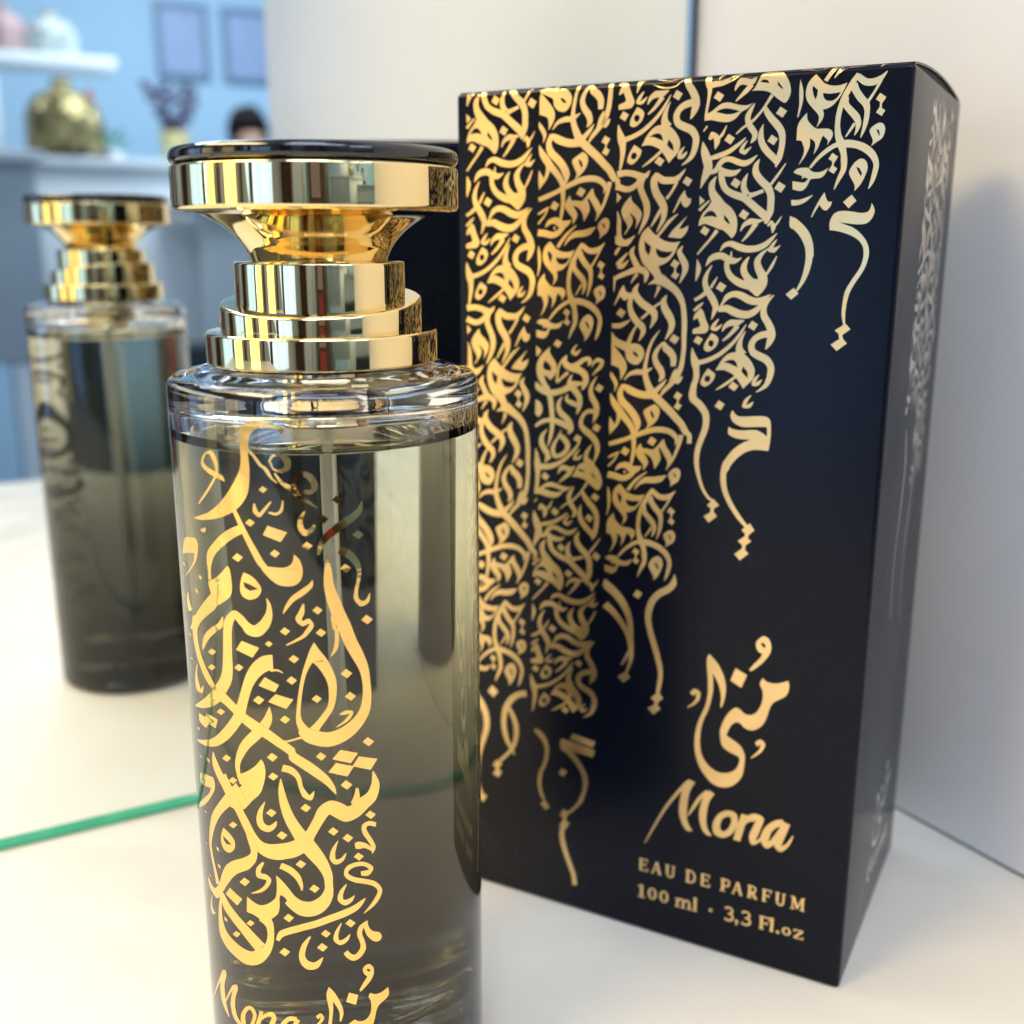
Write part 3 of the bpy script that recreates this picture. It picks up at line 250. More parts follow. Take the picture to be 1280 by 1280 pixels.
DATA_LOGO = "p6465 9786 107 36 52 137 -18 151 -96 166 -116 134 -119 110 -40 -24 102 -150 99 -131 31 -79 -72 -24 -49 -84 3 -121h6429 9921 62 7 39 67 -34 21 -55 -42|p5979 10513 225 102 -98 269 -218 -103|p6503 10609 83 62 141 4 120 -37 130 -66 25 128 -38 156 -98 96 -135 103 -63 126 -43 180 -62 166 -101 118 -123 60 -128 -24 -95 -76 -73 -3 -88 77 -66 151 -18 82 43 49 -85 157 -60 -85 -31 -169 33 -164 66 -170 86 -134 105 -93 92 32 76 61 109 5 104 -70 81 -150 35 -178 -17 -147 -55 -121|p5458 10327 86 74 116 129 101 190 50 200 -11 232 -54 210 -23 -20 3 -213 -46 -183 -81 -156 -59 -84 23 225 -5 175 -44 260 -74 230 -74 16 89 -311 10 -196 -12 -267 -35 -280 3 -153|s5174 11243 5108 11185 41 -54 85 -96 15 0 119 50 1 85 -10 150 -53 103 -88 122 -112 118 -138 99|p5867 11915 106 49 123 63 90 89 63 149 -6 221 -28 191 -78 149 -132 129 -155 58 -158 -7 -146 -90 -149 -170 -89 -184 -57 -229 -10 -240 36 -266 70 -217 78 -217 34 -225 11 -146 94 -19 -18 166 -49 263 -86 237 -44 193 -18 207 8 183 44 176 94 145 147 114 159 32 155 -43 117 -93 62 -126 11 -131 -54 -42 -140 -41 -124 -62 -60 -97 -14 -107 5 -147|s6475 12005 6425 11942 53 -51 91 -90 9 -1 105 65 -11 83 -37 144 -65 105 -91 112 -98 121 -120 101|s4297 14651 4276 14644 218 -459 198 -466 225 -452 213 -463 248 -390 244 -402 181 -232 171 -246|p5161 13011 134 41 -84 156 -48 221 -16 306 23 206 113 173 -120 18 -106 -130 -72 -224 10 -275 34 -219 37 -159|s5183 13808 5163 13800 130 -216 91 -235 132 -237 130 -250 127 -156 139 -162|p5588 13142 106 62 -83 140 -47 191 -16 274 36 171 96 131 -118 3 -105 -129 -59 -256 36 -279 61 -195|s5952 13475 6010 13584 -165 132 -129 95 -101 239 -48 160 37 203 16 83 180 40 47 30 176 -135 91 -71 99 -238 63 -164 -34 -210 -10 -104 -155 -38 -94 -14|s6248 13476 6365 13486 -79 291 -54 290 -57 302 -66 298|s6218 13870 6173 13846 158 -238 131 -285 131 -63 182 -151 33 -28 194 50 -52 131 -46 236 -72 240 -65 212 65 170 -26 56 140 -96 43 -15 72 -158 85 -133|s7050 13391 7060 13563 -155 59 -105 11 -184 201 -115 143 -72 270 -37 172 128 157 -25 51 167 -163 75 -82 129 -281 132 -260|s7045 13430 7191 13460 -77 254 -76 253 -73 252 -58 195 134 141 -19 33 156 -157 96 -61 82 -238 111 -207"
DATA_LATIN = "s4239 15307 4183 15307 0 -278 0 -278|s4182 15057 4181 15030 166 -4 166 -5|s4182 15308 4181 15280 176 -5 176 -5|s4211 15176 4210 15148 102 -2 102 -2|s4335 15025 4360 15025 0 70 0 70|s4370 15303 4345 15303 0 -78 0 -78|s4324 15193 4301 15193 0 -67 0 -67|s4480 15304 4453 15296 85 -280 86 -280|s4526 15027 4577 15012 81 276 81 276|s4496 15215 4495 15189 112 -3 113 -3|s4440 15301 4439 15279 63 -2 63 -2|s4593 15297 4592 15275 72 -2 72 -2|s4765 15013 4804 15013 0 168 0 167 12 79 6 59 70 38 36 20 71 -41 40 -23 15 -79 8 -60 0 -168 0 -166|s4812 15208 4757 15208 0 -195 0 -195|s4740 15037 4740 15015 89 -3 89 -3|s4878 15033 4877 15011 80 -2 80 -2|s5248 15280 5192 15280 0 -278 0 -278|s5194 15036 5193 14997 83 -3 94 -2 55 32 77 48 14 72 21 94 -14 73 -20 95 -56 36 -77 51 -83 1 -94 3|s5172 15025 5171 15003 66 -2 66 -2|s5172 15281 5171 15259 66 -1 66 -2|s5380 15179 5347 15179 0 -84 0 -84|s5555 15272 5500 15272 0 -279 0 -279|s5499 15022 5498 14994 165 -4 165 -4|s5499 15273 5498 15245 175 -5 175 -5|s5528 15141 5527 15113 101 -3 101 -3|s5651 14990 5676 14990 0 69 0 69|s5686 15268 5661 15268 0 -78 0 -78|s5640 15158 5617 15158 0 -67 0 -67|s5974 15261 5919 15261 0 -279 0 -279|s5917 15015 5916 14979 87 -3 92 -3 49 13 71 24 1 36 11 63 -7 39 -16 62 -44 16 -64 26 -57 1 -63 2|s5897 15262 5896 15240 104 -3 104 -3|s5897 15006 5896 14984 60 -2 60 -2|s6171 15259 6144 15251 84 -281 84 -281|s6216 14982 6267 14967 80 276 80 276|s6187 15169 6186 15144 110 -3 111 -3|s6132 15256 6131 15233 61 -2 62 -1|s6282 15252 6281 15229 71 -2 71 -2|s6517 15246 6461 15246 0 -278 0 -278|s6465 15000 6464 14964 78 -2 83 -2 39 12 62 24 1 31 10 58 -7 34 -16 55 -34 13 -54 24 -54 1 -60 2|s6445 15247 6444 15225 88 -2 89 -2|s6512 15121 6558 15090 90 137 91 137|s6445 14991 6444 14969 60 -2 61 -2|s6596 15243 6595 15221 50 -1 50 -1|s6805 15238 6749 15238 0 -278 0 -278|s6741 14989 6740 14961 166 -5 166 -5|s6778 15113 6777 15085 92 -2 92 -2|s6894 14956 6919 14956 0 73 0 73|s6741 15239 6740 15217 83 -2 83 -2|s6880 15130 6858 15130 0 -67 0 -67|s7017 14953 7056 14953 0 168 0 166 11 78 6 61 66 39 31 19 68 -41 35 -22 13 -79 8 -61 0 -168 0 -166|s7064 15148 7009 15148 0 -195 0 -195|s6996 14976 6995 14954 82 -2 82 -2|s7123 14973 7122 14951 73 -2 74 -2|s7349 15223 7321 15223 0 -278 0 -278|s7320 14953 7367 14936 82 234 83 235|s7439 15198 7413 15188 89 -253 88 -252|s7548 15218 7498 15218 0 -278 0 -278|s7288 15225 7288 15202 89 -3 88 -2|s7476 15219 7476 15197 88 -2 88 -2|s7288 14968 7288 14946 69 -1 69 -2|s7504 14963 7503 14940 60 -2 61 -1|s4279 15928 4214 15928 0 -295 0 -295|s4169 15932 4169 15905 155 -4 154 -4|s4176 15701 4162 15676 78 -43 77 -44|s4577 15771 4524 15773 -18 -79 -8 -61 -48 -48 -21 -38 -59 2 -27 1 -48 50 -21 39 -18 81 -8 61 18 79 8 62 48 48 21 37 59 -2 27 -1 48 -50 21 -38 18 -81 8 -62|s4833 15764 4780 15766 -19 -79 -9 -62 -48 -48 -22 -37 -60 2 -27 1 -49 50 -22 38 -18 81 -9 62 18 79 9 61 49 48 22 38 60 -2 27 -1 48 -50 22 -39 19 -81 9 -61|s5051 15906 5000 15906 0 -200 0 -200|s5041 15777 5010 15741 44 -39 58 -47 28 1 73 8 12 34 31 65 0 130 0 136|s5171 15773 5141 15737 44 -39 57 -47 28 2 73 8 12 33 31 66 0 130 0 135|s4975 15908 4975 15884 102 -3 101 -3|s5105 15904 5105 15880 95 -3 94 -2|s5236 15900 5235 15877 101 -2 101 -3|s4975 15731 4975 15707 51 -2 50 -1|s5429 15896 5370 15896 0 -313 0 -313|s5355 15897 5355 15873 86 -2 85 -2|s5359 15608 5358 15584 41 -1 41 -1|p5764 15763 -11 27 -27 11 -27 -11 -11 -27 11 -27 27 -12 27 12|s6037 15643 6009 15612 33 -33 47 -40 47 -1 73 -2 27 23 53 45 -1 35 1 65 -21 32 -39 53 -38 4 -54 10|s6085 15745 6089 15701 52 2 68 6 21 27 43 55 -3 44 -5 74 -29 25 -51 48 -49 6 -75 9 -48 -26 -60 -30|p6299 15842 -10 25 -25 10 -26 -10 -10 -25 10 -25 26 -10 25 10|s6262 15850 6290 15857 -21 77 -20 78|s6378 15633 6351 15602 35 -32 48 -40 50 -2 76 -2 29 24 54 45 -1 34 1 66 -22 32 -40 53 -41 4 -56 10|s6430 15735 6433 15691 55 3 70 6 21 26 46 55 -3 43 -6 75 -30 26 -53 47 -53 6 -77 9 -50 -25 -62 -30|s6787 15858 6728 15858 0 -295 0 -295|s6714 15593 6713 15564 198 -5 198 -6|s6758 15725 6757 15695 110 -3 110 -3|s6898 15558 6925 15558 0 77 0 77|s6714 15859 6713 15835 99 -3 99 -3|s6879 15742 6856 15742 0 -70 0 -70|s6994 15852 6935 15852 0 -313 0 -313|s6925 15853 6925 15829 76 -2 75 -2|s6928 15564 6927 15540 36 -1 37 -1|p7120 15819 -11 25 -25 10 -25 -10 -10 -25 10 -25 25 -10 25 10|s7342 15744 7293 15745 -17 -52 -8 -34 -44 -31 -20 -21 -56 2 -24 0 -45 33 -20 22 -17 53 -8 35 17 51 8 35 45 31 20 21 56 -1 24 -1 44 -34 20 -22 17 -52 8 -35|s7397 15667 7397 15640 175 -5 175 -4|s7545 15636 7580 15668 -152 170 -152 169|s7397 15838 7397 15812 181 -5 180 -5|s7584 15835 7560 15835 0 -59 0 -59|s7389 15645 7413 15645 0 56 0 56"
DATA_BOTTLE = "p-3864 11546 -117 58 -120 47 -125 1 -131 -23 -111 -55 -43 -87 -9 -168 1 -194 -34 -172 -115 -194 -135 -174 -177 -170 -192 -128 -166 -64 -230 -84 221 10 277 56 210 71 193 99 124 111 92 131 40 150 21 221 -10 181 10 157 35 134 96 76 129 50 122 -33 116 -81|s-5157 11122 -5161 11146 83 10 138 38 63 -85 89 -107 39 -97 16 -119 -24 -108 -37 -122 -119 -161 -121 -166 -150 -157 -147 -159 -133 -137 -155 -130|s-5170 11145 -5128 11137 -82 -112 -74 -104 -1 -91 23 -55 111 -73 101 -51 142 -49 129 -43 94 -23 99 -30 83 -30 42 -76|s-4424 11239 -4392 11268 86 -79 88 -81 95 -130 97 -126 87 -54 84 -60 89 -139 76 -153|p-4210 10754 67 -42 -60 -55 -69 42|p-4433 10277 79 -45 -71 -64 -81 44|s-4360 10502 -4340 10505 -17 -116 31 -86 94 -75 31 -41 89 85 49 47 103 139 121 123|s-4146 10377 -4138 10402 112 -27 100 -13 95 68 60 48 18 144 40 127|s-4080 11076 -4109 11088 44 84 54 99 86 8 123 29 62 -82 134 -79 0 -43 -16 -138 -41 -40 -112 -47 -99 4 -120 34 -29 81 -36 91|s-4188 10996 -4160 11016 83 -118 79 -118 103 -81 91 -88|s-4038 10934 -4018 10949 71 -121 89 -99 103 -94 107 -72 82 -52 81 -43|s-3737 10714 -3809 10712 5 107 2 136 58 63 98 103 54 8 112 15 54 -51 105 -67 36 -80 49 -140 -17 -46 -83 -103 -118 -1 -142 3|s-3814 10700 -3755 10750 71 -90 65 -80 114 -67 93 -80 164 -90 138 -129|p-3200 10628 79 -62 -69 -61 -78 61|p-3399 10362 82 -63 -72 -66 -82 63|s-3629 10439 -3617 10432 -97 -122 -50 -132 -16 -145 4 -102 83 -106 30 -43 118 55 53 18 48 91 58 60|s-2865 10526 -2851 10521 -63 -104 -12 -146 -110 -84 -114 -122 -148 -83 -146 -96 -138 -108 -133 -102 -102 -96 -94 -70 -56 -143 -73 -103 -13 -108 -43 -91|p-2931 10118 85 -69 -74 -63 -84 68|p-3629 9985 79 -59 -70 -65 -79 59|p-4170 10200 279 -85 -102 -143 -253 90|s-4709 10363 -4651 10392 83 -181 96 -176 82 -184 92 -176 106 -209 116 -199 102 -175 93 -164 125 -73 81 -94|p-4438 10278 79 -46 -71 -64 -81 45|p-4088 9862 77 -51 -69 -65 -79 51|s-4609 10175 -4555 10062 -166 -72 -142 -75 -185 -120 -151 -100 -159 -138 -138 -109 -135 -145 -111 -102 -34 -144 -68 -107 11 -134 -46 -133 -1 -145 -2 -144|p-5231 9272 194 116 166 158 39 -20 24 -141 0 -194 -69 -118 -203 -138 -231 -154 -226 -175 -160 -178 -284 -82 257 280 189 184 158 143 139 123 -40 97 -4 92|p-4676 9761 97 -49 -88 -77 -100 47|p-4583 9494 139 -52 103 -105 24 -88 -63 -98 -129 -53 -114 38 -40 101 28 145h-4600 9355 120 -32 115 -53 -135 -39 -84 42|s-5394 9984 -5372 10018 101 -7 47 2 31 69 29 28|p-5524 9306 72 -26 2 -50 -72 26|p-5662 9068 81 -23 2 -51 -81 23|s-5981 8914 -5931 8928 -52 -157 25 -130 63 -133 76 -103 192 90 18 28|p-5908 9772 366 76 61 -86 -82 -239 -161 -169 -288 -202 14 27 315 251 81 177 -176 -32 -304 -79|p-6102 9367 109 -7 3 -41 -110 7|p-3813 9805 78 -89 33 -139 -31 -139 -80 -80 -125 -22 -137 26 -124 94 -99 110 82 44 129 -5 139 6 102 66|s-3364 9740 -3355 9740 -43 -171 48 -169 -15 -225 21 -208 36 -235 67 -205 61 -219 69 -202 77 -200 78 -201 76 -226 70 -225 97 -206 86 -208 93 -192 69 -227 40 -190 22 -219 3 -192 9 -215 -39 -193 -26 -231 -75 -131 -88 -181 -125 -111 -136 -158 -132 -75 -166 -114 -144 -35 -209 -64 -140 23 -207 29 -113 35 -159 74 -96 38 -75 123|s-3349 8900 -3298 8906 22 -200 23 -192 23 5 26 -1 0 -162 2 -177 -21 -121 -26 -138 -47 -120 -89 -103|s-3726 9085 -3705 9081 -56 -108 -4 -129 -58 -121 -39 -87 89 -100 17 -28 88 35 86 30 13 -15 60 -103 -60 -88 -77 -118 -64 -80 -90 -77 -218 -135 -232 -113|s-3217 9799 -3169 9904 100 -53 117 -63 84 -77 103 -115 64 -108 50 -156 5 -143 -16 -162 -36 -150 -36 -151 -15 -142 -1 -114 90 -118 47 -57 120 49 57 14 21 125 54 86|p-3122 9647 84 -68 -73 -64 -84 67|p-2848 8872 92 -78 -80 -65 -91 77|s-3583 9429 -3570 9424 -47 -58 -13 -98 -126 -89 -125 -115 -128 -99 -128 -83 -90 -132 -96 -105 -44 -114 -73 -92|p-3530 9050 77 -60 -68 -64 -77 60|p-3496 8720 78 -62 -68 -64 -78 61|p-4001 8733 78 -54 -70 -67 -79 53|s-5817 8602 -5557 8649 -59 -177 -111 -171 11 -183 -36 -182 50 -197 40 -191 117 -193 113 -184 133 -161 132 -150 141 -109 111 -125 61 -73 30 -95|p-5150 8872 -374 -83 -257 -243 -65 -184 121 -34 48 123 180 169 196 141|s-5038 8766 -5017 8767 -90 -118 -16 -147 -164 -103 -166 -129 -181 -150 -150 -118 -86 -149 -111 -119 -20 -114 -94 -118|s-4251 9143 -4240 9148 8 -95 50 -86 -19 -97 20 -110 -40 -75 -11 -110 -63 -82 -58 -137 -82 -66 -150 -140 -40 -4 -189 2 -74 38 -93 97 -86 83 -83 76 -151 57 -28 35 -177 -153 -38 -56 -51 -179 -44 -129 -23 -210 -12 -196 -25 -221 -13 -217 -31 -191 -5 -196 -65 -155 -39 -195 -135 -168 -128 -198 -138 -181 -145 -171|p-5351 7542 -267 -199 -421 -264 273 56 288 108 237 142 89 93|p-4694 8460 291 -68 -121 -164 -279 79|p-4343 7956 213 -102 -69 -116 -254 74|p-4187 7711 260 -66 -113 -150 -273 85|p-5319 8215 106 -23 -97 -79 -114 20|p-5357 7963 102 -20 -93 -77 -111 17|p-4777 8093 87 -38 -79 -73 -90 36|p-4254 8513 64 -38 -58 -56 -64 39|p-4469 7654 94 -50 -85 -83 -96 49|p-5209 7301 101 -24 -92 -81 -107 21|p-6043 8264 81 -3 2 -33 -81 2|p-6047 7876 82 -1 2 -34 -82 1|s-5808 7834 -5774 7844 -105 -236 -43 -212 20 -202 80 -161 218 16 2 -28 52 127 79 90|p-4204 8309 1 -221 -128 -56 -134 -123 -97 -149 -69 -130 -40 -130 -43 -158 -25 -129 -224 -49 92 242 82 209 79 204 73 161 115 164 135 113 99 37|s-4247 8047 -4248 8080 104 18 112 14 78 -30 79 -44|p-3594 8516 74 -122 93 -135 67 -149 51 -176 -2 -214 -45 -199 -83 -144 -105 -145 -67 -108 -91 -67 -126 11 -75 216 18 231 45 283 59 255 72 212 55 144h-3632 8212 -87 -159 -60 -213 -35 -215 -22 -203 32 -121 84 -101 91 88 106 133 79 119 25 160 -11 188 -67 162 -81 121|p-3895 8325 80 -58 -71 -69 -81 56|p-3943 7999 81 -57 -72 -71 -82 56|p-3166 8095 90 -77 -79 -69 -89 76|p-3598 7721 76 -60 -67 -65 -77 60|p-3123 7740 87 -75 -76 -66 -86 74|s-3277 7397 -3281 7413 92 0 89 43 51 5 103 -21 -26 -31 -34 -99 -68 -76 -87 -71 -110 -78 -123 -58|s-5335 7438 -5140 7624 201 -37 137 -96 176 -92 162 -105 158 -111 155 -98 181 -102 175 -81 204 -88 191 -98 191 -107 182 -124 174 -114 185 -132 21 -89 26 -77 194 -139 180 -122 160 -118 159 -131 136 -111 131 -147 96 -107 70 -153 59 -75 13 -107|s-4721 7753 -4572 7733 -83 -181 -67 -172 -68 -178 -54 -174 -60 -119 -60 -153 -149 -190 -159 -214 -196 -200 -220 -220 -187 -141 -278 -172 -226 -105 -326 -94 -356 -124 -335 -46|s-4303 7502 -4292 7502 -81 -163 27 -184 -103 -132 -86 -194 -152 -154 -162 -171 -175 -188 -160 -155 -110 -205 -115 -153 -47 -188 -81 -154 19 -160 -9 -149 54 -150 32 -155|p-4484 6654 46 -72 13 -152 -49 -191 -69 -154 -135 -131 -251 -233 -430 34 122 132 168 111 199 141 -28 186 157 87 149 115|s-5491 6512 -5471 6520 -35 -199 87 -135 88 -169 107 -141 133 -148 136 -139 107 -139 105 -141|p-5864 7028 217 2 66 81 284 -13 -65 -164 -189 14 -93 -92 -246 29|p-5983 6756 86 0 2 -39 -86 0|p-5952 6295 74 1 1 -35 -74 -1|p-5697 6357 90 -14 2 -56 -90 13|p-5211 7301 100 -23 -91 -81 -107 20|p-5150 6577 106 -25 -97 -90 -113 21|p-5047 6241 97 -26 -89 -86 -102 24|p-4468 7649 93 -51 -84 -82 -96 48|p-4072 7390 80 -54 -71 -72 -82 53|p-4302 6782 91 -54 -82 -83 -93 52|p-4306 6470 86 -50 -77 -78 -88 48|p-5994 5973 458 103 44 -89 -43 -148 -364 -374 -760 -450 935 705 93 141 -444 -117|s-4166 6959 -4167 6989 135 22 133 19 172 55 170 60 102 6 103 26|s-4167 6508 -4132 6615 123 -25 146 -35 95 -79 104 -132 36 -145 28 -161 54 -143 63 -105 123 -48 28 -33 51 138 65 65|p-2891 7004 91 -83 -79 -63 -89 82|p-3574 6829 80 -65 -70 -68 -80 64|p-3229 6365 92 -82 -80 -72 -92 80|p-3290 6853 252 -79 -110 -148 -263 88|p-3360 6651 257 -77 -102 -151 -270 87|p-3030 6721 272 -84 -106 -158 -263 98|s-4979 6164 -4791 5917 -222 -231 -243 -104 -238 -264 -222 -182 -208 -253 -180 -191 -108 -231 -138 -200 -54 -184 -98 -184 -35 -204 -79 -213 39 -198 28 -199 63 -187 67 -183 56 -238 83 -221|s-5388 6133 -5193 6254 117 -150 102 -155 118 -169 123 -162 120 -130 77 -158 107 -174 109 -171 119 -207 117 -197 123 -154 115 -109 173 -95 125 -16 232 -7 147 29 240 85 183 54 214 104 196 98|p-4735 5358 86 -198 -29 -198 -95 -131 -146 -118 -175 -103 -156 -149 -128 -174 -143 -183 -316 -155 255 296 102 200 116 185 188 166 220 120 147 100 39 84 -53 176 -39 165|s-4464 5977 -4454 5974 -122 -169 -55 -173 -44 -171 -6 -127 51 -124 28 -61 146 -30 60 -22 118 90 63 32 35 102 65 62|p-4372 5876 91 -50 -82 -85 -93 48|p-4218 5531 91 -56 -82 -85 -92 54|p-5108 5484 97 -22 -89 -88 -103 18|p-5590 4883 76 -12 2 -54 -76 12|p-5583 4587 76 -12 2 -54 -76 11|p-5936 5360 74 3 1 -36 -73 -3|p-6005 4771 67 8 2 -30 -67 -8|p-5928 4235 60 6 2 -30 -61 -6|p-4939 4585 109 -31 -99 -105 -115 26|p-5349 5299 155 -51 95 -85 -12 -138 -137 -119 -135 18 -58 112 27 131h-5376 5151 127 -41 78 -46 -128 -25 -62 44|s-4569 4959 -4539 4944 -118 -133 -62 -125 -4 -147 -3 -61 123 -16 88 1 49 -7 82 -78 -43 -96 -78 -152 -101 -96 -131 -109 -155 -96 -173 -63|s-4289 4906 -4242 5003 132 -52 147 -52 110 -90 125 -121 65 -121 42 -164 24 -78 -14 -98|s-4189 6384 -4178 6386 -41 -182 36 -161 12 -252 57 -221 61 -238 78 -203 104 -222 116 -190 109 -215 136 -174 130 -164 116 -176 120 -149 99 -201 80 -160 59 -223 14 -178 -3 -203 4 -6 7 -24 -19 -144 -11 -151|s-4256 5063 -4271 5313 232 59 187 44 214 154 144 78 97 199 100 124 112 200 112 201 95 143 99 195 44 5 164 101 65 -48 158 -53 146 -81 78 -53 178 54 55 2 143 122 122 95 139 133 128 76 53 212 64 134 -39 137 13 94 -48 102 12 102|s-3091 6224 -3055 6219 -26 -112 18 -132 -57 -123 -29 -149|p-3833 6008 83 -61 -73 -74 -84 60|p-3446 5623 81 -71 -71 -68 -82 69|p-3240 5500 84 -78 -74 -66 -84 75|p-2893 5825 85 -81 -74 -59 -84 80|p-3091 5167 81 -76 -70 -61 -80 76|p-3949 5081 85 -60 -76 -79 -85 59|p-3763 4680 84 -65 -74 -76 -84 64|p-4211 5527 81 -50 -72 -76 -82 48|s-2806 5614 -2821 5544 -109 44 -87 39 -104 -52 -49 -22 3 -132 11 -66 78 -147 70 -141 48 -111 49 -141 1 -103 -52 -105|s-2862 5183 -2884 5150 -101 111 -105 75 -114 53 -92 1 -61 -19 -48 15|s-3385 5398 -3376 5393 -98 -149 -48 -167 -26 -149 -5 -110 81 -95 12 -27 114 54 69 19 51 120 77 78|s-3060 4777 -3065 4851 114 -13 84 1 71 117 39 14 -129 116 -77 65 -159 10 -128 6 -123 -66 -87 -48 -18 -145 -10 -56 128 -108 94 -68 172 -62 164 -58 119 -60 143 -76 64 -85 91 -146 -26 -85 -35 -135 -75 -113 -94 -117 -123 -145 -157 -105|s-3285 4668 -3274 4659 -100 -109 -57 -132 -37 -148 -11 -97 97 -102 28 -27 114 51 70 16 45 94 70 44|p-5375 4617 98 92 551 181 -109 -127 -208 -126 -148 -129 -147 -180 -136 -166 -34 -77 -187 -170 -160 13 -111 55 267 121 132 139 103 215|s-6033 4120 -5987 4150 49 -144 143 -76 191 -50 204 2 189 56 111 27|s-5599 3969 -5548 3992 -68 -209 -12 -179 -36 -243 3 -213 17 -231 93 -157 160 -139 169 -80 239 -71 197 -45 280 -31 189 -3 274 110 92 50 182 209 132 77 86 214 95 140 25 209 35 172 -14 178 -36 113 -95 126 -112 64|s-5603 4026 -5472 4117 104 -184 154 -133 197 -125 181 -115 192 -113 186 -107 170 -130 175 -117 162 -121 161 -115|p-4907 4279 100 -47 130 -33 130 43 111 85 65 87 26 198 -5 164 82 -63 106 -117 104 -136 119 -67 133 -5 -12 -249 -133 15 -120 52 -78 95 -65 110 -68 49 -32 -50 -5 -150 -41 -145 -127 -132 -8 -181 -57 -123 -21 165 -89 98 -128 53 -142 15|p-5286 4292 276 -96 -124 -155 -276 88|p-4938 4592 110 -32 -100 -104 -115 26|p-5499 3695 79 -14 2 -61 -79 14|p-5207 3562 101 -12 -92 -98 -108 6|p-4876 3879 86 -25 -78 -84 -89 22|p-4187 4151 90 -56 -80 -87 -91 54|p-4284 3548 95 -55 -85 -94 -97 52|s-5899 3864 -5867 3880 -99 -217 -51 -187 55 -141 91 -97 176 114 38 39|s-4363 3644 -4416 3666 74 95 65 151 130 67 165 97 168 66 172 69 33 15 34 15 220 74 215 74 216 86 211 88 214 75 210 73 163 78 155 60 92 93 96 56 47 89 79 43|s-4229 4325 -4104 4479 69 -70 64 -48 153 -107 113 -59 188 -10 80 11 178 84 92 39 126 174 93 76 33 202 58 119 -4 188 0 166|s-3868 3799 -3848 3785 -124 -154 -73 -171 -59 -192 -34 -152 32 -157 33 -81 111 -84 48 -26 150 44 68 -4 83 170 120 87|s-3387 4019 -3376 4011 -94 -149 -54 -164 -26 -143 -4 -97 96 -90 26 -31 112 62 74 32 45 110 72 66|s-2997 4003 -2983 3984 -118 -75 -75 -106 -40 -137 -21 -94 36 -135 35 -121 6 -100 13 -146 -58 -90 -82 -130 -50 -19 -112 -47 -52 38 -102 74 -29 50 -40 74|p-2990 3998 8 -85 34 -75 59 -51 67 -24 42 -72 -19 -64 -62 -22 -73 43 -65 87 -37 98 -10 93|p-3253 4068 84 -79 -73 -66 -84 77|p-3624 3911 78 -66 -69 -69 -79 64|p-3687 3685 87 -72 -77 -78 -88 69|s-6219 1745 -6280 1706 249 365 227 361 204 286 199 293 160 255 164 262|s-5708 2604 -5589 2675 -22 -94 25 -81 -92 -218 -87 -209 -9 -194 -13 -179 53 -170 25 -178 184 -130 79 -203|s-5666 2012 -5709 1996 164 256 154 259 171 235 153 241|s-5399 2495 -5283 2568 10 -58 21 -78 -75 -184 -78 -185 -35 -191 -29 -166 51 -177 34 -169 125 -83 89 -101 111 -82 65 -123|s-5074 2269 -5006 2254 -138 -188 -111 -156 -37 -182 -13 -134 43 -133 21 -97 173 64 34 1 104 173 73 129 56 181 50 152 -58 109 -45 74 -97 4 -74 -5|s-4803 2284 -4728 2293 -48 -146 -42 -148 -88 -219 -86 -218|s-4821 2078 -4843 2094 151 143 145 178 84 28 150 67 7 -27 55 -99 -60 -159 -62 -164 33 -121 -13 -64 121 85 77 36|s-4138 2345 -4153 2251 -133 -14 -99 5 -133 -135 -88 -96 -64 -173 -44 -108 108 -48 11 -18 118 133 104 105|s-4156 2316 -4092 2293 -77 -178 -69 -163 13 -149 -24 -74 124 89 83 39|p-2990 3248 61 -71 3 -125 -54 -111 -84 -91 -69 -68 -22 31 67 119 64 96 -46 56 -20 81 38 65h-3033 3169 46 -18 12 -41 -40 9|p-3313 2793 140 -63 -42 -168 -147 70|p-3614 2916 70 -83 74 -145 48 -144 11 -127 -41 -133 -20 13 6 141 -36 112 -62 113 3 -141 -23 -188 -20 -157 -69 -220 -51 -240 19 -209 90 -114 138 41 38 126 -58 69 -78 69 -22 128 47 190 87 153 38 -51 -72 -137 -18 -127 50 -83 92 -89 22 -132 -60 -154 -126 -103 -135 20 -106 112 -31 224 52 258 77 207 51 268 0 172 -27 219|p-2986 2735 67 -43 96 6 117 63 11 -117 -47 -80 -100 -65 -59 -95 -32 -150 -60 -160 -111 -55 -107 36 -78 76 -82 -38 -55 -26 -24 66 96 69 110 80 66 -42 95 5 70 72 31 103 -2 142 -34 87|s-3804 2337 -3835 2386 41 39 73 59 1 -9 54 -77 -21 -64 -45 -95 -49 -54 -70 -39"
def decode(s):
    out = []
    for it in s.split('|'):
        k = it[0]; rings = []
        for q in it[1:].split('h'):
            v = [int(x) for x in q.split()]
            st = 4 if k == 's' else 2
            for i in range(st, len(v)): v[i] += v[i-st]
            rings.append([tuple(v[i:i+st]) for i in range(0, len(v), st)])
        out.append((k, rings))
    return out
def catmull(p, closed=False, n=4):
    m = len(p); out = []
    segs = m if closed else m-1
    for i in range(segs):
        if closed: a, b, c, d = p[(i-1) % m], p[i], p[(i+1) % m], p[(i+2) % m]
        else: a, b, c, d = p[max(i-1, 0)], p[i], p[i+1], p[min(i+2, m-1)]
        for k in range(n):
            t = k/n; t2 = t*t; t3 = t2*t
            out.append(tuple(.5*((2*b[j]) + (-a[j]+c[j])*t + (2*a[j]-5*b[j]+4*c[j]-d[j])*t2 + (-a[j]+3*b[j]-3*c[j]+d[j])*t3) for j in range(len(b))))
    if not closed: out.append(tuple(p[-1]))
    return out
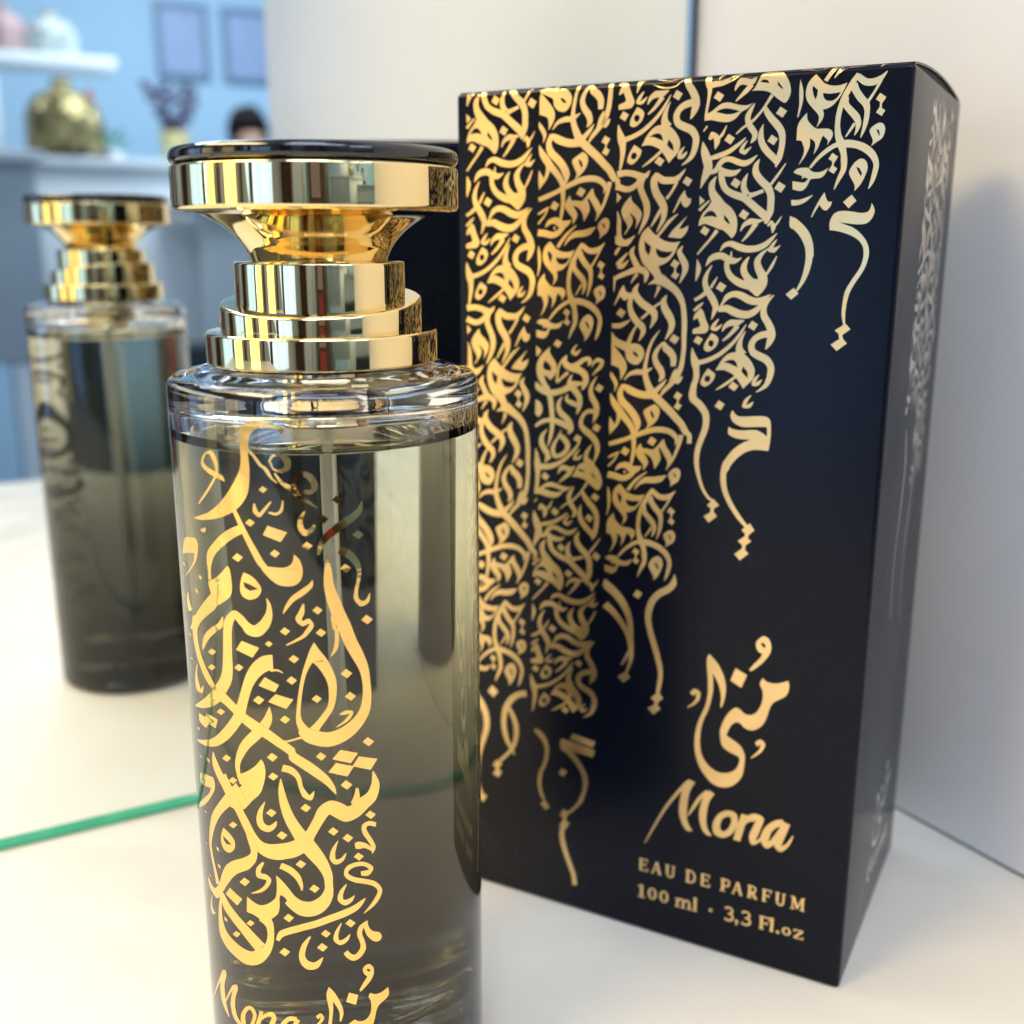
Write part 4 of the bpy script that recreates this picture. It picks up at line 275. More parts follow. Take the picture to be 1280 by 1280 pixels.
def soften(r):
    """smooth a traced outline but keep its sharp corners"""
    m = len(r)
    if m < 7: return r
    out = []
    for i in range(m):
        a, b, c, d = [Vector(r[(i+k) % m]) for k in (-1, 0, 1, 2)]
        def corner(p, q, s):
            e, f = q-p, s-q
            return e.length < 1e-6 or f.length < 1e-6 or e.angle(f) > R(62)
        t1 = Vector((0, 0)) if corner(a, b, c) else (c-a)*.5
        t2 = Vector((0, 0)) if corner(b, c, d) else (d-b)*.5
        L = (c-b).length
        if t1.length > L*1.2: t1 *= L*1.2/t1.length
        if t2.length > L*1.2: t2 *= L*1.2/t2.length
        if t1.length == 0: t1 = (c-b)*.8
        if t2.length == 0: t2 = (c-b)*.8
        for k in range(3):
            t = k/3
            q = b*(2*t**3-3*t*t+1) + t1*(t**3-2*t*t+t) + c*(-2*t**3+3*t*t) + t2*(t**3-t*t)
            out.append((q.x, q.y))
    return out
def shape_faces(item):
    """-> (list of 2-D points, list of index faces)"""
    k, rings = item
    if k == 's':
        rr = catmull(rings[0])
        pts = []
        for lx, ly, rx, ry in rr: pts += [(lx, ly), (rx, ry)]
        return pts, [(2*i, 2*i+1, 2*i+3, 2*i+2) for i in range(len(rr)-1)]
    rs = [soften(r) for r in rings]
    pts = [p for r in rs for p in r]
    tri = tessellate_polygon([[Vector((x, y, 0)) for x, y in r] for r in rs])
    return pts, [tuple(t) for t in tri]
def foil_mesh(bm, items, fn, thick=0):
    """fn(x, y, lift_cm) -> world vector; lay each stroke a hair above the last so none share a plane"""
    for i, it in enumerate(items):
        pts, faces = shape_faces(it)
        lift = .003 + .00022*(i % 9)
        vs = [bm.verts.new(fn(x, y, lift+thick)) for x, y in pts]
        made = []
        for f in faces:
            if len(set(f)) < 3: continue
            try: made.append(bm.faces.new([vs[j] for j in f]))
            except ValueError: pass
        if thick and made:
            low = [bm.verts.new(fn(x, y, .0005)) for x, y in pts]
            cnt = {}
            for f in made:
                for e in f.edges: cnt[e] = cnt.get(e, 0)+1
            idx = {v: j for j, v in enumerate(vs)}
            for e, c in cnt.items():
                if c == 1:
                    a, b = e.verts
                    try: bm.faces.new((a, b, low[idx[b]], low[idx[a]]))
                    except ValueError: pass
    return bm

# ------------------------------------------------------------------ perfume box
BW, BD, BH = 8.31556, 5.80626, 16.68838
FRC = Vector((9.15574, 1.35126, 0)); BA = Vector((math.cos(-0.49002), math.sin(-0.49002), 0)); BB = Vector((-BA.y, BA.x, 0))
FLC = FRC - BA*BW
BM = Matrix(((BA.x, BB.x, 0, FLC.x*CM), (BA.y, BB.y, 0, FLC.y*CM), (0, 0, 1, 0), (0, 0, 0, 1)))
bx = thing('perfume_box', 'tall navy black carton with gold calligraphy columns and the word Mona, beside the bottle', 'perfume box', (FLC+BA*BW/2+BB*BD/2)*CM)
RB = .09
bm = bmesh.new(); box(bm, (0, 0, .0), (BW, BD, BH), BM, RB, 4)
under(bx, finish('carton', bm, CARTON))
# lid: thin sheet folded from the front edge, bowed up towards its open right side
bm = bmesh.new(); n1, n2 = 14, 16
def lidz(x, y):
    u, w = x/BW, y/BD
    return BH + .012 + .15*math.sin(math.pi*min(1, max(0, w)))**.8*(.15+.85*u*u)
gr = []
for lay in (0, -.035):
    gr.append([[bm.verts.new(BM @ Vector(((RB*.6+(BW-RB*.9)*i/n1)*CM, (RB*.9+(BD-RB*1.6)*j/n2)*CM, (lidz(BW*i/n1, BD*j/n2)+lay)*CM))) for j in range(n2+1)] for i in range(n1+1)])
for i in range(n1):
    for j in range(n2):
        bm.faces.new((gr[0][i][j], gr[0][i+1][j], gr[0][i+1][j+1], gr[0][i][j+1]))
        bm.faces.new((gr[1][i][j], gr[1][i][j+1], gr[1][i+1][j+1], gr[1][i+1][j]))
for i in range(n1):
    for j in (0, n2):
        bm.faces.new((gr[0][i][j], gr[0][i+1][j], gr[1][i+1][j], gr[1][i][j]))
for j in range(n2):
    for i in (0, n1):
        bm.faces.new((gr[0][i][j], gr[0][i][j+1], gr[1][i][j+1], gr[1][i][j]))
under(bx, finish('lid_flap', bm, CARTON))
bm = bmesh.new()
m_ = BM
q = [(BW-RB*.5-.004, RB, BH+.004), (BW-RB*.5-.004, BD-RB, BH+.004)]
vs0 = [bm.verts.new(BM @ Vector(((BW-RB*.9)*CM, (RB+(BD-2*RB)*j/n2)*CM, (BH-.01)*CM))) for j in range(n2+1)]
vs1 = [bm.verts.new(BM @ Vector(((BW-RB*.9)*CM, (RB+(BD-2*RB)*j/n2)*CM, (lidz(BW, BD*j/n2)-.04)*CM))) for j in range(n2+1)]
for j in range(n2): bm.faces.new((vs0[j], vs0[j+1], vs1[j+1], vs1[j]))
under(bx, finish('lid_shade_fill', bm, LID_SHADE))  # dark sheet filling the lid opening, stands for the shade inside

def front(x, y, lift):                     # unrolled front sheet -> world; wraps over the rounded top edge
    x, y = x/1000, y/1000
    if y >= RB: p = Vector((x, -lift, BH-y))
    else:
        a = min((RB-y)/RB, math.pi/2*.98)
        p = Vector((x, RB-(RB+lift)*math.cos(a), BH-RB+(RB+lift)*math.sin(a)))
    return BM @ (p*CM)
def right(x, y, lift):
    return BM @ (Vector((BW+lift, x/1000, BH-y/1000))*CM)

strip = decode(DATA_STRIP)
def yr(it):
    if it[0] == 's': ys = [q for r in it[1] for p in r for q in (p[1], p[3])]
    else: ys = [p[1] for r in it[1] for p in r]
    return min(ys), max(ys)
def moved(it, fx, fy):
    k, rings = it
    if k == 's': return (k, [[(fx(p[0]), fy(p[1]), fx(p[2]), fy(p[3])) for p in r] for r in rings])
    return (k, [[(fx(p[0]), fy(p[1])) for p in r] for r in rings])
PER = 15251.11886
ENDA, ENDE = 5417.30248, 12910.76047
columns = ((-4674.7811, -1661.3342, 1.0459, 12910.7605), (-3052.9167, -8357.3835, 1.0, 20668.4213), (-1525.2766, -3863.9733, 1.0, 12910.7605), (0, 0, 1.0, 5417.3025), (1718.0343, -10989.1779, 1.0, 12910.7605))    # (dx, dy, y scale, last strip y)
for dx, dy, ks, last in columns:
    its = []
    for rep in (0, 1):
        for it in strip:
            lo, hi = yr(it); lo += rep*PER; hi += rep*PER
            if hi > last+60: continue
            jt = moved(it, lambda x: x+dx-rep*168, lambda y: dy+ks*(y+rep*PER))
            lo, hi = yr(jt)
            if hi < -60 or lo < -2600: continue
            its.append(jt)
    bm = bmesh.new(); foil_mesh(bm, its, front)
    if its:
        # drop faces that would lie wholly beyond the folded edge
        under(bx, finish('calligraphy_column', bm, FOIL, smooth=0, recalc=False))
bm = bmesh.new(); foil_mesh(bm, decode(DATA_FACE), front)
under(bx, finish('calligraphy_tails', bm, FOIL, smooth=0, recalc=False))
logo = decode(DATA_LOGO)
bm = bmesh.new(); foil_mesh(bm, logo, front, thick=.010)
under(bx, finish('name_lettering', bm, FOIL, smooth=0, recalc=False))
bm = bmesh.new(); foil_mesh(bm, decode(DATA_LATIN), front)
under(bx, finish('volume_lettering', bm, FOIL, smooth=0, recalc=False))
# right side: the same band of calligraphy running down near its back edge, and the name at the foot
its = []
for (x0, sc, a, b, y0) in ((3550, 1.0, 5700, 12950, -5500), (2250, 1.0, 7300, 12950, -7050)):
    for it in strip:
        lo, hi = yr(it)
        if lo < a or hi > b: continue
        jt = moved(it, lambda x: x0+(x-5000)*sc, lambda y: y0+(y)*sc)
        if yr(jt)[0] < 150: continue
        its.append(jt)
for pts in (((2350, 6150, 60), (2600, 6900, 110), (2450, 7900, 90), (2250, 8800, 70), (2420, 9900, 50)), ((3750, 6150, 60), (3900, 7000, 120), (3600, 8000, 100), (3450, 9100, 70), (3650, 10300, 50))):
    its.append(('s', [[(x-w*.55, y, x+w*.55, y) for x, y, w in pts]]))
bm = bmesh.new(); foil_mesh(bm, its, right)
under(bx, finish('side_calligraphy', bm, FOIL_GREYED, smooth=0, recalc=False))
bm = bmesh.new()
foil_mesh(bm, [moved(it, lambda x: 2000+(x-4680)*1.05, lambda y: 15850+(y-14300)*.50) for it in logo], right)
under(bx, finish('side_lettering', bm, FOIL_GREYED, smooth=0, recalc=False))

# ------------------------------------------------------------------ perfume bottle
BR = 2.35
pb = thing('perfume_bottle', 'round smoked glass perfume bottle with gold calligraphy and a wide stepped gold cap', 'perfume bottle')
prof = [(0, .12), (1.55, .12), (1.8, .02), (2.18, 0), (2.35, .16), (2.35, 11.93), (2.26, 12.06), (2.05, 12.09), (1.85, 12.16), (.62, 12.18), (0, 12.18)]
prof = fillet(prof, [0, .1, .1, .12, .16, .09, .1, .1, .08, 0, 0], 6)
bm = bmesh.new(); lathe(bm, prof, 192)
under(pb, finish('glass_body', bm, GLASS, smooth=50))
LZ = 11.10; RI = 2.06; MEN = .20
side = [(0, 1.62), (1.5, 1.60), (1.9, 1.70), (RI, 2.05), (RI, LZ+MEN)]
bm = bmesh.new(); lathe(bm, fillet(side, [0, .3, .25, .3, 0], 6), 160)
for f in bm.faces:      # normals from perfume to glass: outwards / down
    f.normal_update()
liq = finish('perfume_liquid', bm, LIQ_SIDE, smooth=60, recalc=False)
me = liq.data
cen = Vector((0, 0, 5*CM))
bm = bmesh.new(); bm.from_mesh(me)
for f in bm.faces:
    c = f.calc_center_median()
    if f.normal.dot(Vector((c.x, c.y, min(0, c.z-3*CM)))) < 0: f.normal_flip()
bm.to_mesh(me); bm.free(); under(pb, liq)
top = [(0, LZ), (RI-.26, LZ), (RI-.06, LZ+.055), (RI, LZ+MEN)]
bm = bmesh.new(); lathe(bm, fillet(top, [0, .1, .04, 0], 5), 160)
for f in bm.faces:
    f.normal_update()
    if f.normal.z < 0: f.normal_flip()
lt = finish('liquid_surface', bm, LIQ_TOP, smooth=80, recalc=False); lt.parent = liq
cav = [(RI, LZ+MEN), (RI, 11.66), (1.2, 11.74), (.74, 11.75), (.68, 11.9), (.68, 12.14), (0, 12.14)]
bm = bmesh.new(); lathe(bm, fillet(cav, [0, .16, .1, .05, .05, .02, 0], 6), 160)
for f in bm.faces:
    f.normal_update(); c = f.calc_center_median()
    if f.normal.dot(Vector((-c.x, -c.y, -(c.z-11.2*CM)))) < 0: f.normal_flip()
under(pb, finish('inner_wall', bm, GLASS_IN, smooth=60, recalc=False))
bm = bmesh.new(); tube(bm, [(0, 0, 12.05), (0, 0, 11.2)], .17, 20); tube(bm, [(0, 0, 11.22), (0, 0, 9), (.02, 0, 5), (.07, 0, 1.75)], .095, 20)
under(pb, finish('dip_tube', bm, TUBE))
bm = bmesh.new(); lathe(bm, fillet([(0, 12.1), (.62, 12.1), (.62, 11.60), (.66, 11.36), (.60, 11.30), (.0, 11.30)], .04), 64)
under(pb, finish('pump_ferrule', bm, GOLD))
def wrap(x, y, lift):
    a = x/1000/BR; r = BR+lift
    return Vector((r*math.cos(a), r*math.sin(a), y/1000))*CM
bm = bmesh.new()
btl = decode(DATA_BOTTLE)
for i, it in enumerate(btl):
    pts, faces = shape_faces(it)
    lift = .0035+.00025*(i % 9)
    b2 = bmesh.new()
    vs = [b2.verts.new((x, y, 0)) for x, y in pts]
    for f in faces:
        if len(set(f)) >= 3:
            try: b2.faces.new([vs[j] for j in f])
            except ValueError: pass
    # long triangles are cut so the foil follows the round glass
    for _ in range(3):
        ed = [e for e in b2.edges if abs(e.verts[0].co.x-e.verts[1].co.x) > 160]
        if not ed: break
        bmesh.ops.subdivide_edges(b2, edges=ed, cuts=1, use_grid_fill=False)
        bmesh.ops.triangulate(b2, faces=[f for f in b2.faces if len(f.verts) > 4])
    mp = {}
    for v in b2.verts: mp[v] = bm.verts.new(wrap(v.co.x, v.co.y, lift))
    for f in b2.faces:
        try: bm.faces.new([mp[v] for v in f.verts])
        except ValueError: pass
    b2.free()
for f in bm.faces:
    f.normal_update(); c = f.calc_center_median()
    if f.normal.dot(Vector((c.x, c.y, 0))) < 0: f.normal_flip()
under(pb, finish('calligraphy_foil', bm, FOIL_GLASS, smooth=40, recalc=False))
bm = bmesh.new(); lathe(bm, fillet([(.64, 12.183), (1.66, 12.183), (1.66, 12.202), (.64, 12.202), (.64, 12.183)], 0), 96)  # dark ring added under the collar so the liquid surface reflects dark
under(pb, finish('added_dark_ring', bm, BLACK))
# stepped collar
co = None
for i, (r, z0, z1) in enumerate(((1.735, 12.205, 12.69), (1.505, 12.69, 12.955), (1.265, 12.955, 13.70))):
    bm = bmesh.new()
    p = [(0, z0+.001*i), (r-.03, z0+.001*i), (r, z0+.03), (r, z1), (0, z1)] if i == 0 else [(0, z0-.05), (r, z0-.05), (r, z1), (0, z1)]
    lathe(bm, fillet(p, .055, 6), 160)
    if i == 1:      # the middle ring is cut at a slant, higher towards the back
        for vv in bm.verts:
            if vv.co.z > (z1-.12)*CM:
                d = (vv.co.x*-.168+vv.co.y*.986)/CM/r
                vv.co.z += (.19*(1+d)+.045*vv.co.x/CM/r)*CM
    o = finish('collar_ring', bm, GOLD, smooth=50)
    under(pb, o)
# flared cap
bm = bmesh.new()
fl = [(0, 13.68), (1.0, 13.68), (1.02, 13.74), (1.06, 13.84), (1.14, 13.97), (1.27, 14.11), (1.44, 14.235), (1.62, 14.325), (1.80, 14.375), (1.97, 14.385), (2.083, 14.43), (2.083, 15.0), (2.05, 15.028), (0, 15.028)]
lathe(bm, fillet(fl, [0, .03, .05, .1, .1, .12, .14, .14, .12, .05, .05, .03, .02, 0], 5), 192)
cap = finish('cap', bm, GOLD, smooth=50); under(pb, cap)
bm = bmesh.new(); lathe(bm, fillet([(0, 15.025), (2.0, 15.025), (2.088, 15.085), (2.088, 15.20), (2.04, 15.262), (0, 15.27)], [0, .05, .06, .06, .05, 0], 6), 192)
dk = finish('cap_disc', bm, BLACK, smooth=60); dk.parent = cap; dk.matrix_parent_inverse = Matrix.Identity(4)

# ------------------------------------------------------------------ the shop behind the viewer (seen in the mirror)
WALLN = mat('white_wall', (.70, .70, .68), .7, 0, .3, noise=(1.5, .03), bump=(60, .05, .002))
WALLB = mat('pale_blue_wall', (.45, .66, .83), .7, 0, .3, noise=(1.5, .03), bump=(60, .05, .002))
CEIL = mat('ceiling_white', (.78, .79, .80), .8)
FLOOR = mat('grey_floor', (.30, .30, .31), .35, noise=(2, .12))
WHITE = mat('white_furniture', (.74, .79, .82), .35, noise=(2, .03))
GREY = mat('grey_furniture', (.40, .46, .51), .45, noise=(2, .05))
DARKW = mat('brown_wood', (.11, .055, .03), .35, noise=(9, .35))
OLIVE = mat('golden_wrap', (.33, .27, .12), .22, .5, noise=(14, .5), bump=(30, .8, .02))
CELLO = mat('cellophane', (.46, .52, .52), .10, 0, .7, bump=(25, .9, .02))
PINK = mat('pink_paper', (.42, .29, .29), .6, noise=(5, .1))
RED = mat('red_paper', (.45, .05, .05), .4)
LEAF = mat('leaf_green', (.05, .30, .14), .5, noise=(20, .3))
PURP = mat('purple_petals', (.07, .05, .11), .6, noise=(20, .4))
POT = mat('straw_pot', (.55, .48, .22), .6)
FRAME = mat('frame_blue_grey', (.20, .29, .42), .4)
PAPER = mat('framed_paper', (.36, .46, .68), .35, noise=(8, .05))
SKIN = mat('skin', (.38, .22, .16), .5)
HAIR = mat('dark_hair', (.010, .008, .008), .85, 0, .2, bump=(200, .5, .004))
CLOTH = mat('dark_cloth', (.03, .03, .04), .8)
DARK = mat('charcoal', (.02, .03, .035), .5)
ROOM = [(-260, -3), (240, 480)]
struct(nbox('floor', (-260, -4, -98), (240, 482, -95), FLOOR))
struct(nbox('ceiling', (-260, -4, 165), (240, 482, 168), CEIL))
struct(nbox('back_wall', (-262, 480, -95), (242, 483, 165), WALLB))
struct(nbox('left_wall', (-263, -6, -95), (-260, 483, 165), WALLN))
struct(nbox('right_wall', (240, -6, -95), (243, 483, 165), WALLB))
struct(nbox('front_wall', (-262, -6, -95), (242, -3.2, 165), WALLN))
t = thing('display_cabinet', 'white cabinet carrying the tabletop under the bottle and box', 'cabinet', N(-60, 22, -95)*CM)
under(t, nbox('cabinet_body', (-119, -1, -94.9), (1.6, 41.5, -3.05), WHITE, bev=.2))
under(t, nbox('plinth', (-118, 41.6, -94.9), (1.5, 42.4, -86), GREY))
# counter at the far end, with a lower white desk before it
t = thing('shop_counter', 'long white counter with a grey end, seen far off in the mirror', 'counter', N(60, 390, -95)*CM)
under(t, nbox('counter_body', (18, 372, -94.9), (92, 418, 36.5), WHITE, bev=.4))
under(t, nbox('counter_top', (15, 370, 36.6), (95, 420, 39.5), WHITE, bev=.4))
t = thing('grey_cabinet', 'low grey cabinet with a pale blue lower front, reflected at the left edge', 'cabinet', N(-10, 330, -95)*CM)
under(t, nbox('cabinet_body', (-60, 312, -20), (16.5, 360, 34), GREY, bev=.4))
under(t, nbox('drawer_front', (-60, 311, -94), (5, 360, -20.4), WALLB, bev=.4))
under(t, nbox('drawer_front', (5.6, 313, -94), (16.5, 360, -20.4), WHITE, bev=.4))
under(t, nbox('cabinet_top', (-61, 309, 34.1), (19, 361, 37), WHITE, bev=.4))
t = thing('reception_desk', 'white reception desk the person stands behind, reflected behind the cap', 'desk', N(120, 380, -95)*CM)
under(t, nbox('desk_body', (72, 352, -94.9), (170, 371, 22), WHITE, bev=.4))
under(t, nbox('desk_shade_block', (56, 330, -94.9), (150, 351.5, -20), DARK))  # solid dark block, painted as the shade under the counter
under(t, nbox('desk_top', (60, 340, 22.1), (172, 371, 25), GREY, bev=.4))
t = thing('wall_shelf', 'short white wall shelf with wrapped gifts, high on the reflected wall', 'shelf', N(30, 400, 70)*CM)
under(t, nbox('shelf_board', (-20, 388, 69.5), (54, 412, 73.2), WHITE, bev=.3))
under(t, nbox('shelf_upright', (-20, 389, 37.1), (16, 411, 69.4), WHITE, bev=.3))
def bag(name, label, cat, u, v, z, w, h, m, knot=None):
    t = thing(name, label, cat, N(u, v, z)*CM)
    bm = bmesh.new()
    pr = [(0, 0), (w*.46, .0), (w*.5, h*.1), (w*.5, h*.5), (w*.36, h*.75), (w*.09, h*.88), (w*.16, h*1.0), (0, h*.96)]
    P = N(u, v, 0); lathe(bm, [(r, zz+z) for r, zz in fillet(pr, w*.06, 4)], 28, P.x, P.y)
    for vv in bm.verts:
        c = Vector((P.x*CM, P.y*CM, vv.co.z)); d = vv.co-c
        vv.co = c+d*(1+.10*math.sin(9*math.atan2(d.y, d.x)+vv.co.z*140)+.06*(random.random()-.5))
    under(t, finish('wrapping', bm, m))
    bm = bmesh.new(); blob(bm, (P.x, P.y, z+h*.88), (w*.13, w*.13, w*.08), 2)
    under(t, finish('ribbon', bm, knot or POT))
    return t
bag('gift_basket', 'golden cellophane gift basket on a dark tray on the reflected counter', 'gift basket', 34.5, 381, 41, 23, 24, OLIVE)
nbox('serving_tray', (22, 374, 39.55), (48, 394, 40.8), DARK, bev=.3)
tag(bpy.data.objects['serving_tray'], 'dark tray under the golden gift basket', 'tray')
bag('gift_bag', 'clear cellophane gift bag with a gold bow on the reflected wall shelf', 'gift bag', 35, 400, 73.3, 17, 15, CELLO)
bag('gift_cone', 'pink paper gift cone beside the clear bag on the reflected shelf', 'gift', 21, 400, 73.3, 13, 16, PINK, PINK)
P = N(43.6, 384, 0); bm = bmesh.new(); tube(bm, [(P.x, P.y, 39.6), (P.x, P.y, 52), (P.x, P.y, 62)], [3.6, 2.4, .7], 16)
tag(finish('red_cone', bm, RED), 'slim red paper cone right of the golden basket', 'decoration')
t = thing('potted_plant', 'small leafy green plant in a pale pot on the reflected counter', 'plant', N(50, 388, 39.6)*CM)
P = N(50, 388, 0)
bm = bmesh.new(); lathe(bm, fillet([(0, 39.6), (3, 39.6), (3.8, 43), (0, 43)], .3), 24, P.x, P.y); under(t, finish('pot', bm, WHITE))
bm = bmesh.new()
for k in range(60):
    a = random.random()*6.28; rr = random.random()*5; c = Vector((P.x+rr*math.cos(a), P.y+rr*math.sin(a), 43+random.random()*6))
    d = Vector((math.cos(a), math.sin(a), .5)).normalized()*2.6; s = d.orthogonal().normalized()*.8
    bm.faces.new([bm.verts.new(x*CM) for x in (c, c+d*.5+s, c+d, c+d*.5-s)])
under(t, finish('foliage', bm, LEAF, smooth=0, recalc=False))
t = thing('flower_bunch', 'fan shaped bunch of purple flowers in a straw pot, reflected near the framed papers', 'flowers', N(77, 412, 39.6)*CM)
P = N(77, 412, 0)
bm = bmesh.new(); lathe(bm, fillet([(0, 39.6), (4, 39.6), (5.6, 52), (0, 52)], .4), 24, P.x, P.y); under(t, finish('pot', bm, POT))
bm = bmesh.new()
for k in range(170):
    f = random.random(); uu = 77+(random.random()-.5)*(5+17*f); c = N(uu, 412+(random.random()-.5)*6, 51+f*17)
    d = Vector((random.random()-.5, random.random()-.5, random.random())).normalized()*2.6; s = d.orthogonal().normalized()*1.2
    bm.faces.new([bm.verts.new(x*CM) for x in (c, c+d*.5+s, c+d, c+d*.5-s)])
under(t, finish('petals', bm, PURP, smooth=0, recalc=False))
def frame(u, label):
    t = thing('picture_frame', label, 'picture frame', N(u, 479, 95)*CM, 'framed papers on the reflected wall')
    bm = bmesh.new()
    for lo, hi in (((u-11, 477.6, 80), (u-8.6, 479.8, 110)), ((u+8.6, 477.6, 80), (u+11, 479.8, 110)), ((u-8.6, 477.6, 80), (u+8.6, 479.8, 82.4)), ((u-8.6, 477.6, 107.6), (u+8.6, 479.8, 110))):
        box(bm, lo, hi, NM)
    under(t, finish('frame', bm, FRAME, smooth=0))
    under(t, nbox('paper', (u-8.6, 478.6, 82.4), (u+8.6, 479.7, 107.6), PAPER, smooth=0))
frame(98, 'blue grey framed paper on the reflected wall, the one farther from the white panel')
frame(126, 'blue grey framed paper on the reflected wall, half hidden by the white panel')
# person behind the desk: one continuous skinned body
def person(u, v, zh):
    t = thing('person', 'dark haired person in dark clothes behind the reflected desk', 'person', N(u, v, -95)*CM)
    ft = -95; H_ = zh-ft; s = H_/172
    J = {'pel': (0, 0, 92), 'spi': (0, 0, 112), 'che': (0, 0, 130), 'nek': (0, -1, 144), 'hd1': (0, -2, 154), 'hd2': (0, -2, 166),
         'shl': (-17, 0, 138), 'ell': (-22, -2, 112), 'wrl': (-16, -16, 100), 'hal': (-12, -24, 99), 'shr': (17, 0, 138), 'elr': (22, -2, 112), 'wrr': (16, -16, 100), 'har': (12, -24, 99),
         'hil': (-9, 0, 88), 'knl': (-10, -2, 48), 'anl': (-10, 1, 9), 'tol': (-11, -14, 4), 'hir': (9, 0, 88), 'knr': (10, -2, 48), 'anr': (10, 1, 9), 'tor': (11, -14, 4)}
    rad = {'pel': (14, 11), 'spi': (13, 10), 'che': (15, 11), 'nek': (6, 6), 'hd1': (7, 8.5), 'hd2': (7, 8.5), 'shl': (6.5, 6), 'shr': (6.5, 6), 'ell': (4.5, 4.5), 'elr': (4.5, 4.5), 'wrl': (3, 3), 'wrr': (3, 3), 'hal': (3.6, 2), 'har': (3.6, 2),
           'hil': (9, 9), 'hir': (9, 9), 'knl': (6, 6), 'knr': (6, 6), 'anl': (4, 4), 'anr': (4, 4), 'tol': (4, 3), 'tor': (4, 3)}
    ed = [('pel', 'spi'), ('spi', 'che'), ('che', 'nek'), ('nek', 'hd1'), ('hd1', 'hd2'), ('che', 'shl'), ('shl', 'ell'), ('ell', 'wrl'), ('wrl', 'hal'), ('che', 'shr'), ('shr', 'elr'), ('elr', 'wrr'), ('wrr', 'har'),
          ('pel', 'hil'), ('hil', 'knl'), ('knl', 'anl'), ('anl', 'tol'), ('pel', 'hir'), ('hir', 'knr'), ('knr', 'anr'), ('anr', 'tor')]
    ks = list(J)
    def place(x, y, z): return N(u+x*s, v+y*s, ft+z*s)*CM
    me = bpy.data.meshes.new('body')
    me.from_pydata([place(*J[k]) for k in ks], [(ks.index(a), ks.index(b)) for a, b in ed], [])
    o = link('body', me, [SKIN, CLOTH])
    sk = o.modifiers.new('skin', 'SKIN'); 
    lay = me.skin_vertices[0].data if me.skin_vertices else None
    if lay is None:
        bpy.context.view_layer.objects.active = o
    for i, k in enumerate(ks):
        me.skin_vertices[0].data[i].radius = (rad[k][0]*s*CM, rad[k][1]*s*CM)
        me.skin_vertices[0].data[i].use_root = (k == 'pel')
    o.modifiers.new('sub', 'SUBSURF').levels = 2
    o.modifiers['sub'].render_levels = 2
    under(t, o)
    # clothes: second slot by height, applied on the evaluated mesh
    dg = bpy.context.evaluated_depsgraph_get(); ev = o.evaluated_get(dg)
    m2 = bpy.data.meshes.new_from_object(ev)
    o.modifiers.clear(); o.data = m2
    m2.materials.clear(); m2.materials.append(SKIN); m2.materials.append(CLOTH)
    for p in m2.polygons:
        p.use_smooth = True
        zz = p.center.z/CM
        hand = (p.center - place(-12, -24, 99)).length < 8*s*CM or (p.center - place(12, -24, 99)).length < 8*s*CM
        p.material_index = 0 if (zz > ft+143*s or hand) else 1
    bm = bmesh.new(); c = N(u, v-1*s, ft+163*s); g = bmesh.ops.create_icosphere(bm, subdivisions=3, radius=1)
    for vv in g['verts']:
        q = vv.co; vv.co = (c + TAN*(q.x*8.6*s) - NRM*(q.y*10*s+1.5) + Vector((0, 0, q.z*10.5*s*(1+.06*math.sin(7*q.x+5*q.y))+1.2)))*CM
    fw = NRM   # faces the mirror
    bmesh.ops.delete(bm, geom=[f for f in bm.faces if (f.calc_center_median()-c*CM).dot(fw) > 3*s*CM and f.calc_center_median().z < (c.z+4*s)*CM], context='FACES')
    under(t, finish('hair', bm, HAIR))
    for sx in (-1, 1):
        bm = bmesh.new(); P = N(u+3.2*s*sx, v-10.6*s, ft+161*s); blob(bm, P, (.9*s, .9*s, .7*s), 2)
        under(t, finish('eye', bm, DARK))
    bm = bmesh.new(); P = N(u, v-11.4*s, ft+157.5*s); blob(bm, P, (1.3*s, 1.6*s, 2.2*s), 2); under(t, finish('nose', bm, SKIN))
person(103, 405, 60)
# unseen tall furniture and posters, added to put stripes in the polished cap
t = thing('added_display_case', 'unseen brown display case added at the left for the cap reflections', 'display case', N(-230, 330, -95)*CM)
under(t, nbox('case_body', (-258, 250, -94.9), (-205, 360, 120), DARKW, bev=.5))
under(t, nbox('case_door', (-204.6, 254, -80), (-203, 303, 110), PINK, bev=.3))
under(t, nbox('case_door', (-204.6, 307, -80), (-203, 356, 110), DARK, bev=.3))
t = thing('added_cupboard', 'unseen brown cupboard with posters, added behind the viewer for reflections', 'cupboard', N(-60, 150, -95)*CM)
under(t, nbox('cupboard_body', (-80, 150, -94.9), (-47, 190, 90), DARKW, bev=.5))
under(t, nbox('poster', (-74, 149.4, 8), (-56, 149.9, 44), PINK))  # stands in for the hand and phone mirrored in the cap
under(t, nbox('poster', (-72, 149.4, -44), (-58, 149.9, 4), RED))  # added to give the bottle foil red reflections
t = thing('added_pillar', 'unseen slim white pillar added as a pale stripe for the cap reflections', 'pillar', N(-120, 170, -95)*CM)
under(t, nbox('pillar_shaft', (-130, 165, -94.9), (-105, 190, 164.9), WHITE, bev=.5))
t = thing('shop_window', 'unseen shop window in the left wall, brown bars added to stripe the cap', 'window', N(-256, 105, 22)*CM)
under(t, nbox('added_window_frame', (-253.6, 24, -40), (-248, 31, 84), DARKW, bev=.3))
under(t, nbox('added_window_frame', (-253.6, 179, -40), (-248, 186, 84), DARKW, bev=.3))
for vv, ww in ((58, 7), (92, 12), (131, 7)):  # unseen bars added to break the window's reflection into stripes
    under(t, nbox('added_window_bar', (-253.4, vv, -39.8), (-249, vv+ww, 83.8), DARKW, bev=.3))
t = thing('low_drawers', 'low dark wooden drawers below the shop window', 'drawers', N(-240, 90, -95)*CM)
under(t, nbox('drawers_body', (-259.5, 30, -94.9), (-225, 190, -48), DARKW, bev=.5))
